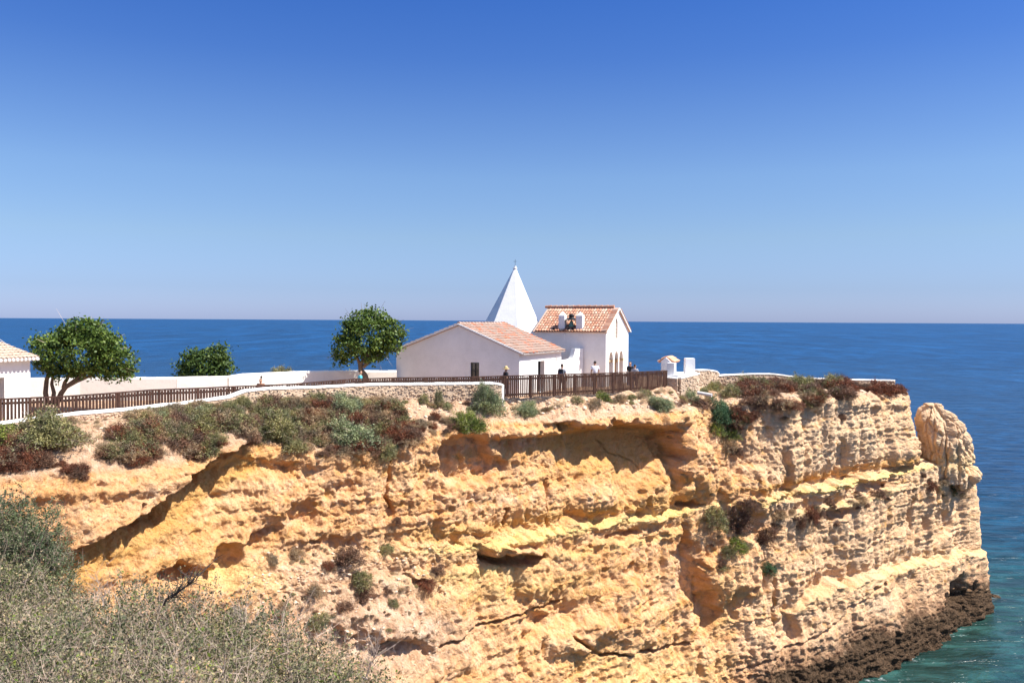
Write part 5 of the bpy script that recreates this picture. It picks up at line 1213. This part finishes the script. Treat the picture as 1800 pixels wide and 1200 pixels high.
fill([(1290, 672), (1420, 675), (1500, 672), (1505, 692), (1420, 712), (1340, 725), (1290, 750)], 150, 12, 24, [('purple', 5), ('red', 4), ('olive', 2), ('dry', 1)], -.12, 8)
fill([(1505, 680), (1590, 675), (1592, 692), (1505, 690)], 18, 9, 16, [('red', 5), ('purple', 2)], 0, 9)
fill([(900, 698), (1180, 683), (1180, 705), (900, 722)], 60, 3, 9, [('dry', 4), ('tuft', 6), ('olive', 2)], -.1, 10)
fill([(640, 705), (880, 700), (880, 730), (640, 750)], 60, 3, 8, [('dry', 3), ('tuft', 6), ('olive', 1), ('purple', 1)], -.1, 11)
fill([(120, 735), (260, 725), (260, 760), (120, 790)], 30, 3, 9, [('dry', 3), ('tuft', 6), ('purple', 1)], 0, 12)
fill([(440, 960), (780, 960), (780, 1130), (440, 1100)], 110, 2.5, 7, [('dry', 4), ('tuft', 5), ('purple', 3), ('olive', 1)], -.1, 13)
fill([(1225, 865), (1330, 880), (1330, 1000), (1260, 1000)], 26, 5, 13, [('dry', 2), ('purple', 4), ('olive', 2)], 0, 14)
fill([(1310, 880), (1560, 850), (1560, 900), (1330, 960)], 34, 3, 8, [('dry', 2), ('purple', 4)], 0, 15)
fill([(1610, 835), (1715, 840), (1710, 880), (1610, 870)], 22, 3, 8, [('dry', 4), ('olive', 2), ('purple', 2)], 0, 16)
fill([(1180, 668), (1260, 662), (1300, 690), (1200, 720)], 26, 5, 12, [('dry', 2), ('olive', 3), ('purple', 3)], 0, 17)
fill([(-60, 735), (130, 735), (130, 760), (-60, 775)], 16, 12, 24, [('olive', 3), ('dry', 2)], 0, 18)
fill([(230, 712), (430, 700), (430, 722), (230, 742)], 44, 13, 22, [('olive', 5), ('dry', 3), ('pale', 1)], 0, 31)
fill([(440, 695), (640, 692), (640, 712), (440, 720)], 56, 12, 20, [('olive', 4), ('dry', 4), ('pale', 1)], 0, 32)
fill([(640, 700), (880, 705), (880, 715), (640, 715)], 16, 6, 12, [('olive', 3), ('dry', 4)], 0, 33)
fill([(1240, 670), (1480, 665), (1480, 680), (1240, 690)], 34, 12, 20, [('olive', 4), ('dry', 3), ('purple', 2)], 0, 34)
scatter('scrub', items, smesh, 'matted red brown and olive scrub along the cliff top and down the slopes', 'scrub')
# loose stones on the bank
def stone_mesh(seed, mat):
    bm = bmesh.new(); bmesh.ops.create_icosphere(bm, subdivisions=2, radius=1); rs = np.random.RandomState(seed)
    P_ = np.array([v.co[:] for v in bm.verts]); f = 1 + .35 * fbm(P_ * 1.3 + seed, 2, seed)
    for v, k in zip(bm.verts, f): v.co = v.co * float(k); v.co.z *= .6
    me_ = bpy.data.meshes.new('stone'); bm.to_mesh(me_); bm.free(); me_.materials.append(mat); return me_
PALEST = mat_plain('pale_loose_stone', (.58, .44, .32), .9, var=.25, scale=8, bmp=.8)
sm_ = [stone_mesh(k, PALEST) for k in range(4)]
it = []; rg_ = random.Random(9)
for poly, n, lo, hi in (([(640, 700), (880, 700), (900, 730), (640, 750)], 260, .8, 3), ([(880, 700), (1230, 690), (1230, 715), (880, 730)], 300, .8, 4), ([(130, 735), (420, 710), (420, 740), (180, 790)], 200, .8, 3), ([(440, 960), (800, 960), (760, 1180), (440, 1130)], 600, .8, 3.5),
                        ([(1290, 665), (1590, 672), (1590, 695), (1290, 700)], 160, .8, 4), ([(1180, 665), (1300, 665), (1280, 740), (1190, 720)], 160, .8, 4)):
    for _ in range(n):
        x = rg_.uniform(min(p[0] for p in poly), max(p[0] for p in poly)); y = rg_.uniform(min(p[1] for p in poly), max(p[1] for p in poly))
        if not in_poly(x, y, poly): continue
        loc, nor = hit(x, y)
        if loc is None or nor.z < .1: continue
        r = rg_.uniform(lo, hi) ** 1.0 / F * loc.y * (.6 + .8 * rg_.random() ** 3); it.append((tuple(loc), (r * rg_.uniform(.8, 1.5), r, r), (rg_.uniform(-.4, .4), rg_.uniform(-.4, .4), rg_.uniform(0, 6)), rg_.randrange(4)))
scatter('loose_stones', it, sm_, 'pale loose stones and rubble scattered on the soil bank and lower slope', 'stones')

# ---------------- trees
def tree(name, label, cat, foot, limbs, blobs, n, leaf, seed, leafm=L_TREE, twigs=0):
    root = thing(name, label, cat, foot); inv = Vector(foot); g = MB()
    for pts, r0, r1 in limbs:
        k = len(pts); g.tube(pts, [r0 + (r1 - r0) * i / (k - 1) for i in range(k)], 9)
    o = g.build('trunk', BARK, root, smooth=True); o.location = -inv
    rng = np.random.default_rng(seed); Cs = []; Ns = []; w = np.array([b[1][0] * b[1][2] for b in blobs]); w = w / w.sum()
    for (c, rad), wi in zip(blobs, w):
        nc_ = max(3, int(n * wi / 26)); d = rng.normal(size=(nc_, 3)); d /= np.linalg.norm(d, axis=1, keepdims=True)
        lump = 1 + .55 * fbm(d * 2.2 + seed + c[0], 2, seed)
        cc = np.array(c) + d * np.array(rad) * (rng.uniform(.55, 1.0, (nc_, 1)) ** .6) * lump[:, None]
        q = rng.normal(size=(nc_, 26, 3)) * np.array((.17, .17, .13)) * rng.uniform(.7, 1.4, (nc_, 1, 1))
        Cs.append((cc[:, None] + q).reshape(-1, 3)); Ns.append((d[:, None] * .7 + rng.normal(size=(nc_, 26, 3)) * .6 + np.array((0, 0, .2))).reshape(-1, 3))
    Cs = np.concatenate(Cs); Ns = np.concatenate(Ns)
    # leaf blades face outwards: axis is perpendicular to the outward direction
    r = rng.normal(size=Ns.shape); axd = np.cross(Ns, r)
    v, f = leaf_quads(Cs, axd, leaf, rng, .62)
    o = link('crown', np_mesh('crown', v, f, [leafm]), root); o.location = -inv
    if twigs:
        m = rng.integers(0, len(Cs), twigs); a = Cs[m]; dd = a - np.array(blobs[0][0]); dd /= np.linalg.norm(dd, axis=1, keepdims=True)
        v, f = ribbons(a, a + dd * rng.uniform(.3, .8, (twigs, 1)) + rng.normal(size=(twigs, 3)) * .12, np.full(twigs, .012), rng)
        o = link('bare_twigs', np_mesh('bare_twigs', v, f, [TWIG]), root); o.location = -inv
    return root
T1 = 41.0
def P(px, py, Y): w = W(px, py, Y); return (w.x, w.y, w.z)
def B(px, py, rx, ry, Y, dy=0, fr=.85): s = Y / F; return (P(px, py, Y + dy), (rx * s, max(rx, ry) * s * fr, ry * s))
f1_ = P(95, 708, T1)
tree('tree', 'wide dark green tree leaning right over the parapet beside the left house', 'tree', f1_,
     [([P(84, 712, T1), P(80, 690, T1), P(82, 668, T1), P(86, 655, T1), P(80, 640, T1)], .13, .07), ([P(92, 710, T1), P(95, 690, T1), P(91, 675, T1), P(93, 660, T1), P(115, 645, T1)], .11, .05),
      ([P(98, 712, T1), P(108, 690, T1), P(116, 680, T1), P(135, 670, T1), P(160, 660, T1), P(175, 645, T1)], .14, .05), ([P(112, 682, T1), P(114, 672, T1), P(120, 662, T1), P(125, 640, T1)], .11, .05), ([P(118, 678, T1), P(135, 665, T1), P(150, 655, T1), P(160, 630, T1)], .09, .05)],
     [B(140, 618, 62, 44, T1), B(152, 585, 36, 22, T1), B(120, 592, 26, 20, T1, .4), B(75, 622, 22, 28, T1), B(205, 632, 30, 30, T1), B(178, 600, 30, 24, T1, -.3), B(185, 650, 24, 14, T1), B(100, 648, 16, 12, T1, -.4), B(215, 655, 18, 10, T1, .2), B(90, 605, 16, 14, T1), B(148, 570, 12, 8, T1), B(118, 655, 22, 12, T1), B(72, 600, 14, 8, T1)], 14000, .16, 1, twigs=50)
T2 = 50.5; f2_ = P(643, 666, T2)
tree('tree', 'round crowned tree with a bent trunk beside the gable of the low house', 'tree', f2_,
     [([P(645, 672, T2), P(640, 658, T2), P(634, 650, T2), P(633, 640, T2), P(640, 632, T2), P(655, 610, T2)], .20, .09), ([P(638, 645, T2), P(648, 636, T2), P(660, 628, T2), P(680, 610, T2)], .13, .05), ([P(633, 642, T2), P(628, 628, T2), P(612, 618, T2)], .11, .05)],
     [B(650, 595, 42, 34, T2), B(638, 565, 26, 18, T2), B(660, 560, 20, 14, T2, .3), B(685, 590, 24, 24, T2), B(612, 615, 28, 18, T2, -.3), B(655, 622, 24, 14, T2), B(618, 585, 20, 20, T2), B(695, 605, 14, 10, T2), B(598, 628, 16, 10, T2), B(600, 600, 10, 9, T2), B(705, 585, 7, 7, T2), B(650, 550, 12, 6, T2), B(675, 608, 20, 12, T2)], 11500, .17, 2, twigs=90)
T3 = 49.5; f3_ = P(362, 690, T3)
tree('small_tree', 'small bushy green tree peeping over the parapet between the two bigger trees', 'tree', f3_,
     [([P(362, 690, T3), P(360, 665, T3), P(355, 640, T3)], .14, .06)],
     [B(362, 643, 40, 28, T3), B(378, 622, 20, 14, T3), B(338, 632, 20, 16, T3), B(392, 650, 15, 22, T3), B(325, 655, 12, 16, T3), B(362, 665, 38, 16, T3)], 7500, .17, 3, mat_leaf('lighter_tree_leaf', (.04, .075, .014), (.075, .125, .028), (.12, .175, .045)))
# ================================================================== PEOPLE
def skin_obj(name, J, edges, rad, mat, parent, root=0, sub=1):
    """one continuous skinned surface from joints J, edges and radii"""
    me_ = bpy.data.meshes.new(name); me_.from_pydata([tuple(j) for j in J], edges, []); me_.materials.append(mat)
    o = link(name, me_, parent); md = o.modifiers.new('skin', 'SKIN'); md.use_smooth_shade = True
    for i, v in enumerate(me_.skin_vertices[0].data):
        r = rad[i]; v.radius = (r, r) if not isinstance(r, tuple) else r; v.use_root = (i == root)
    m2 = o.modifiers.new('sub', 'SUBSURF'); m2.levels = sub; m2.render_levels = sub
    return o
def person(px, ptop, Y, H, face, label, top, legs, hair, shorts=False, lean=0, bag=None, hat=None, arm=.0, hairbun=False, stride=.12):
    w = W(px, ptop, Y); root = thing('person', label, 'person', (w.x, w.y, w.z - H - (.06 if hat else 0)), face)
    k = H / 1.75; J = []; E = []; R_ = []
    def add(p, r, par=None):
        J.append((p[0] * k, p[1] * k + lean * p[2] * k, p[2] * k)); R_.append(r * k if not isinstance(r, tuple) else (r[0] * k, r[1] * k)); i = len(J) - 1
        if par is not None: E.append((par, i))
        return i
    pel = add((0, 0, .94), .135); sp = add((0, .01, 1.10), .125, pel); ch = add((0, .0, 1.30), (.165, .125), sp); nb = add((0, .0, 1.44), .075, ch); nk = add((0, .01, 1.50), .052, nb)
    hd = add((0, .03, 1.58), .082, nk); ht = add((0, .02, 1.68), .085, hd); add((0, .02, 1.735), .05, ht); add((0, .125, 1.60), .018, hd)     # skull, crown, nose
    add((.078, .01, 1.61), .018, hd); add((-.078, .01, 1.61), .018, hd)                                                                     # ears
    hands = []
    for s in (-1, 1):
        sh_ = add((s * .18, 0, 1.41), .062, ch); el = add((s * .235, -.03 + arm * .3, 1.14), .043, sh_); wr = add((s * .24, .07 + arm, .92 + arm * .5), .028, el); pm = add((s * .235, .10 + arm, .86 + arm * .5), .036, wr)
        for q, (dx, ln_) in enumerate(((-.027, .075), (-.009, .088), (.009, .083), (.026, .066))):
            a_ = add((s * .235 + dx * .4, .11 + arm + dx, .82 + arm * .5), .010, pm); b_ = add((s * .235 + dx * .3, .125 + arm + dx, .82 - ln_ * .6 + arm * .5), .009, a_); add((s * .235, .115 + arm + dx, .82 - ln_ + arm * .5), .008, b_)
        t_0 = add((s * .215, .14 + arm, .855 + arm * .5), .012, pm); add((s * .205, .16 + arm, .815 + arm * .5), .010, t_0)
        hp_ = add((s * .09, 0, .90), .095, pel); kn = add((s * .10, s * stride * .5 + .03, .50), .062, hp_); an = add((s * .10, s * stride - .03, .09), .038, kn); add((s * .11, s * stride + .11, .035), .035, an)
    skin_obj('body', J, E, R_, SKIN, root, pel)
    # shirt
    def garment(name, pts, ed, rad, mat): return skin_obj(name, [(x * k, y * k + lean * z * k, z * k) for x, y, z in pts], ed, [r * k if not isinstance(r, tuple) else (r[0] * k, r[1] * k) for r in rad], mat, root)
    sv = [(0, 0, .92), (0, .01, 1.10), (0, 0, 1.30), (0, 0, 1.43), (-.18, 0, 1.41), (-.225, -.02, 1.22), (.18, 0, 1.41), (.225, -.02, 1.22)]
    garment('shirt', sv, [(0, 1), (1, 2), (2, 3), (2, 4), (4, 5), (2, 6), (6, 7)], [.15, .15, (.19, .15), .10, .082, .07, .082, .07], top)
    kz = .50 if shorts else .12
    lv = [(0, 0, .96), (-.09, 0, .90), (-.10, -stride * .25 + .02, .68), (-.10, (-stride * .5 if shorts else -stride) + (.03 if shorts else -.03), kz), (.09, 0, .90), (.10, stride * .25 + .02, .68), (.10, (stride * .5 if shorts else stride) + (.03 if shorts else -.03), kz)]
    garment('shorts' if shorts else 'trousers', lv, [(0, 1), (1, 2), (2, 3), (0, 4), (4, 5), (5, 6)], [.14, .11, .095, .085 if shorts else .06, .11, .095, .085 if shorts else .06], legs)
    hv = [(0, -.03, 1.60), (0, 0, 1.71), (0, .03, 1.755)]
    garment('hair', hv, [(0, 1), (1, 2)], [.085, .098, .05], hair)
    if hairbun: 
        g = MB(); g.lathe((0, -.06 * k, 1.76 * k), [(.02, 0), (.055, .03), (.06, .07), (.035, .11), (.01, .12)], 10); g.build('hair_bun', hair, root, smooth=True)
    for s in (-1, 1):
        g = MB(); g.box((s * .105 * k, (s * stride + .05) * k, .045 * k), (.09, .26, .07)); g.build('shoe', C_BLACK, root, bevel=.02)
    if bag == 'backpack':
        g = MB(); g.box((0, (-.22 + lean * 1.25) * k, 1.24 * k), (.30, .17, .44)); b_ = g.build('backpack', C_BLACK, root, bevel=.05)
        g = MB(); g.box((0, (-.32 + lean * 1.2) * k, 1.17 * k), (.2, .05, .18)); g.build('pocket', C_NAVY, b_, bevel=.02)
    if bag == 'shoulder':
        g = MB(); g.box((-.02, -.25 * k, 1.12 * k), (.28, .14, .26)); b_ = g.build('shoulder_bag', C_BROWN, root, bevel=.04)
        g = MB(); g.tube([(-.02, -.2, 1.22 * k), (.12, -.12, 1.42 * k), (.14, .02, 1.47 * k), (.14, .14, 1.36 * k)], .012, 6); g.build('strap', C_BROWN, b_)
    if hat:
        g = MB(); g.lathe((0, .02 * k, 1.67 * k), [(.21, -.03), (.20, .0), (.105, .015), (.10, .08), (.085, .12), (.03, .135)], 18); h_ = g.build('straw_hat', C_STRAW, root, smooth=True)
        g = MB(); g.lathe((0, .02 * k, 1.69 * k), [(.106, 0), (.104, .03)], 18); g.build('hat_band', C_BLACK, h_)
    return root
person(889, 643, 48.4, 1.70, -1.2, 'person in a straw hat and dark top with a brown bag near the white pier', C_BLACK, C_NAVY, HAIRB, bag='shoulder', hat=True)
person(988, 639.5, 50.6, 1.74, -.4, 'person with a black backpack over a grey shirt left of the chapel', C_GREY, C_BLACK, HAIR, bag='backpack')
person(1046, 634.5, 53.0, 1.80, .15, 'person in a white shirt and khaki shorts seen from behind, before the chapel wall', C_WHITE, C_KHAKI, HAIR, shorts=True)
person(1108, 636, 57.5, 1.74, 2.6, 'person half hidden in dark clothes behind the right corner of the chapel', C_BLACK, C_DENIM, HAIRB)
person(1116, 640.5, 55.4, 1.68, -.5, 'person in a grey shirt at the right corner of the chapel', C_GREY, C_DENIM, HAIR)
person(633, 650.5, 47.8, 1.68, -1.2, 'person in a turquoise shirt beside the bent tree trunk', C_TURQ, C_KHAKI, HAIR, shorts=True, lean=0)
person(458.5, 664.8, 43.8, 1.62, 3.0, 'person with a top knot, only the head above the left fence', C_BROWN, C_DENIM, HAIR, hairbun=True)
# ================================================================== FOREGROUND THICKET
def sprig(name, seed, leafm, twigm, nl=22, ln_=.24, leaf=.024, side=5, bare=False):
    rng = np.random.default_rng(seed); Vs = []; Fs = []; MI = []; nv = 0
    def put(v, f, mi):
        nonlocal nv
        Vs.append(v); Fs.append(f + nv); MI.append(np.full(len(f), mi)); nv += len(v)
    t = np.linspace(0, 1, 5); main = np.stack([.03 * np.sin(t * 3 + seed), .03 * np.cos(t * 4 + seed), t * ln_], 1)
    put(*ribbons(main[:-1], main[1:], np.array([.0022, .0019, .0015, .001]), rng), 1)
    st = []; en = []
    for k in range(side):
        a = main[rng.integers(1, 4)]; b = a + rng.normal(size=3) * .05 + np.array((0, 0, .06)); st.append(a); en.append(b)
    st = np.array(st); en = np.array(en); put(*ribbons(st, en, np.full(side, .0011), rng), 1)
    if not bare:
        n1 = nl // 2; u = rng.uniform(.25, 1.02, (n1, 1)); c1 = main[0] * (1 - u) + main[-1] * u + rng.normal(size=(n1, 3)) * .012
        q = rng.integers(0, side, nl - n1); u = rng.uniform(.2, 1.05, (nl - n1, 1)); c2 = st[q] * (1 - u) + en[q] * u + rng.normal(size=(nl - n1, 3)) * .008
        c = np.concatenate([c1, c2]); put(*leaf_quads(c, rng.normal(size=c.shape) + np.array((0, 0, .5)), leaf, rng, .55), 0)
    return np_mesh(name, np.concatenate(Vs), np.concatenate(Fs), [leafm, twigm], np.concatenate(MI))
SPR = [sprig('sprig', k, L_FORE, TWIG, 20 + 3 * k) for k in range(4)] + [sprig('dry_sprig', 10 + k, L_DRY, TWIG, 12, .3, .022, 7) for k in range(2)] + [sprig('bare_sprig', 20, L_DRY, TWIG, 0, .36, .01, 8, True), sprig('green_sprig', 30, L_GREEN, TWIG, 24, .22, .028)]
SPT = [sprig('tall_sprig', 40 + k, L_FORE2, TWIG, 28, .22, .026) for k in range(3)] + [sprig('tall_dry_sprig', 50, L_DRY, DTWIG, 10, .28, .02, 7)]
def mound_items(mounds, dens, weights, seed, lay=(1.0, .82, .62)):
    rg = np.random.default_rng(seed); out = []
    for (px, py, Y, r, fl) in mounds:
        top = W(px, py, Y); c = np.array((top.x, top.y, top.z - r * fl)); n = int(dens * 4 * np.pi * r * r * .62)
        for L_ in lay:
            m = int(n * L_ * .8); d = rg.normal(size=(m, 3)); d /= np.linalg.norm(d, axis=1, keepdims=True)
            d = d[d[:, 2] > -.45]; d = d[(d[:, 1] < .55)]
            lump = 1 + .5 * fbm(d * 4.5 + seed + px, 3, 7)
            p = c + d * np.array((r, r, r * fl)) * L_ * lump[:, None] - d * .12
            ti = rg.normal(size=p.shape) * .55 + d * .8 + np.array((0, 0, .45))
            for i in range(len(p)):
                v = Vector(ti[i]).normalized(); e = (v.to_track_quat('Z', 'Y') @ Matrix.Rotation(float(rg.uniform(0, 6.28)), 3, 'Z').to_quaternion()).to_euler(); s = float(rg.uniform(.6, 1.2))
                nn = vnoise(np.array([p[i] * 3.4]), 3)[0]; ws = np.array(weights, float); 
                ws[4:7] *= 2.4 if nn > .1 else (.35 if nn < -.1 else 1)
                k = int(rg.choice(len(ws), p=ws / ws.sum())); s *= (1.5 if k == 6 and rg.random() < .4 else 1); out.append((tuple(p[i]), (s, s, s), tuple(e), k))
    return out
MO = [(-60, 1010, 8.2, .85, .8), (70, 1050, 8.0, .85, .75), (200, 1052, 7.6, .8, .75), (310, 1048, 7.3, .72, .75), (400, 1085, 6.9, .62, .8), (480, 1110, 6.4, .5, .8), (545, 1135, 6.0, .42, .8), (605, 1180, 5.6, .3, .85),
      (120, 1110, 6.2, .8, .7), (320, 1110, 6.0, .75, .7), (0, 1130, 5.6, .7, .7), (200, 1165, 5.2, .6, .75), (440, 1165, 5.4, .5, .75), (330, 1185, 4.8, .5, .75), (540, 1195, 5.2, .35, .8), (60, 1190, 4.8, .5, .8)]
fi = mound_items(MO, 210, [3.5, 3.5, 3.5, 3.5, 1.4, 1.4, 1.5, 1.2], 5, (1.0, .8, .55))
scatter('thicket', fi, SPR, 'tangled grey green saltbush thicket filling the bottom left foreground', 'thicket')
# the taller bush at the left edge
TM = [(-10, 868, 9.6, .55, 1.0), (55, 905, 9.4, .42, 1.0), (20, 945, 9.2, .55, 1.0), (70, 985, 9.0, .42, 1.0), (-40, 985, 9.2, .6, 1.0), (10, 1010, 8.9, .55, .9), (75, 1030, 8.8, .3, .9)]
root = thing('tall_bush', 'tall dark leaved saltbush rising at the left edge of the foreground', 'bush', tuple(W(20, 1120, 9.3)))
ti_ = mound_items(TM, 300, [3, 3, 3, .8], 8, (1.0, .8, .55))
rg8 = np.random.default_rng(4); g = MB()
for k in range(26):
    a = Vector(W(20, 1130, 9.3)) + Vector((rg8.normal() * .12, rg8.normal() * .1, 0)); b = Vector(W(float(rg8.uniform(-60, 100)), float(rg8.uniform(890, 1010)), 9.3 + float(rg8.normal() * .2))); m_ = (a + b) / 2 + Vector((rg8.normal() * .08, rg8.normal() * .08, .05)); g.tube([a, m_, b], [.014, .009, .003], 5)
under(g.build('stems', BARK), root)
o = scatter('foliage', ti_, SPT, None, None); o['kind'] = 'stuff'; under(o, root)
# bare dead branches rising out of the thicket
def dead_branch(name, label, a, b, seed, r0=.012, n=26, spread=.22):
    rng = np.random.default_rng(seed); a = Vector(W(*a)); b = Vector(W(*b)); root = thing(name, label, 'branch', tuple(a)); g = MB(); K = 7; pts = []
    for k in range(K): pts.append(a.lerp(b, k / (K - 1)) + Vector(rng.normal(size=3) * .02))
    g.tube(pts, [r0 * (1 - .85 * k / (K - 1)) for k in range(K)], 6); under(g.build('stem', DTWIG if seed % 2 else TWIG), root)
    t = MB(); d = (b - a).normalized()
    for _ in range(n):
        u = rng.uniform(.1, 1); p = a.lerp(b, u); q = p + Vector(rng.normal(size=3) * spread * .6) + d * spread * .5 + Vector((0, 0, .03)); r = q + Vector(rng.normal(size=3) * spread * .35) + d * .05
        t.tube([p, q, r], [r0 * .35, r0 * .22, r0 * .08], 4); 
        for _k in range(2):
            s0 = p.lerp(q, rng.uniform(.3, 1)); t.tube([s0, s0 + Vector(rng.normal(size=3) * .06)], [r0 * .16, r0 * .06], 3)
    under(t.build('twigs', DTWIG if seed % 2 else TWIG), root); return root
dead_branch('dead_branch', 'dark thorny dead branch rising right from the middle of the thicket', (285, 1065, 7.0), (352, 1010, 6.9), 1, .013, 34, .13)
dead_branch('dead_branch', 'pale bare stem standing upright below the shaded dark green bush', (435, 1130, 6.6), (418, 1060, 6.5), 2, .007, 18, .12)
dead_branch('dead_branch', 'pale twigs arching over the right end of the thicket', (640, 1198, 5.4), (662, 1145, 5.3), 4, .005, 26, .12)
dead_branch('dead_branch', 'long pale twig slanting up over the lower slope left of the right end twigs', (490, 1140, 6.2), (528, 1078, 6.0), 6, .005, 18, .12)
dead_branch('dead_branch', 'fan of bare twigs sticking up from the thicket right of the tall bush', (190, 1068, 7.4), (170, 1020, 7.4), 8, .006, 28, .13)
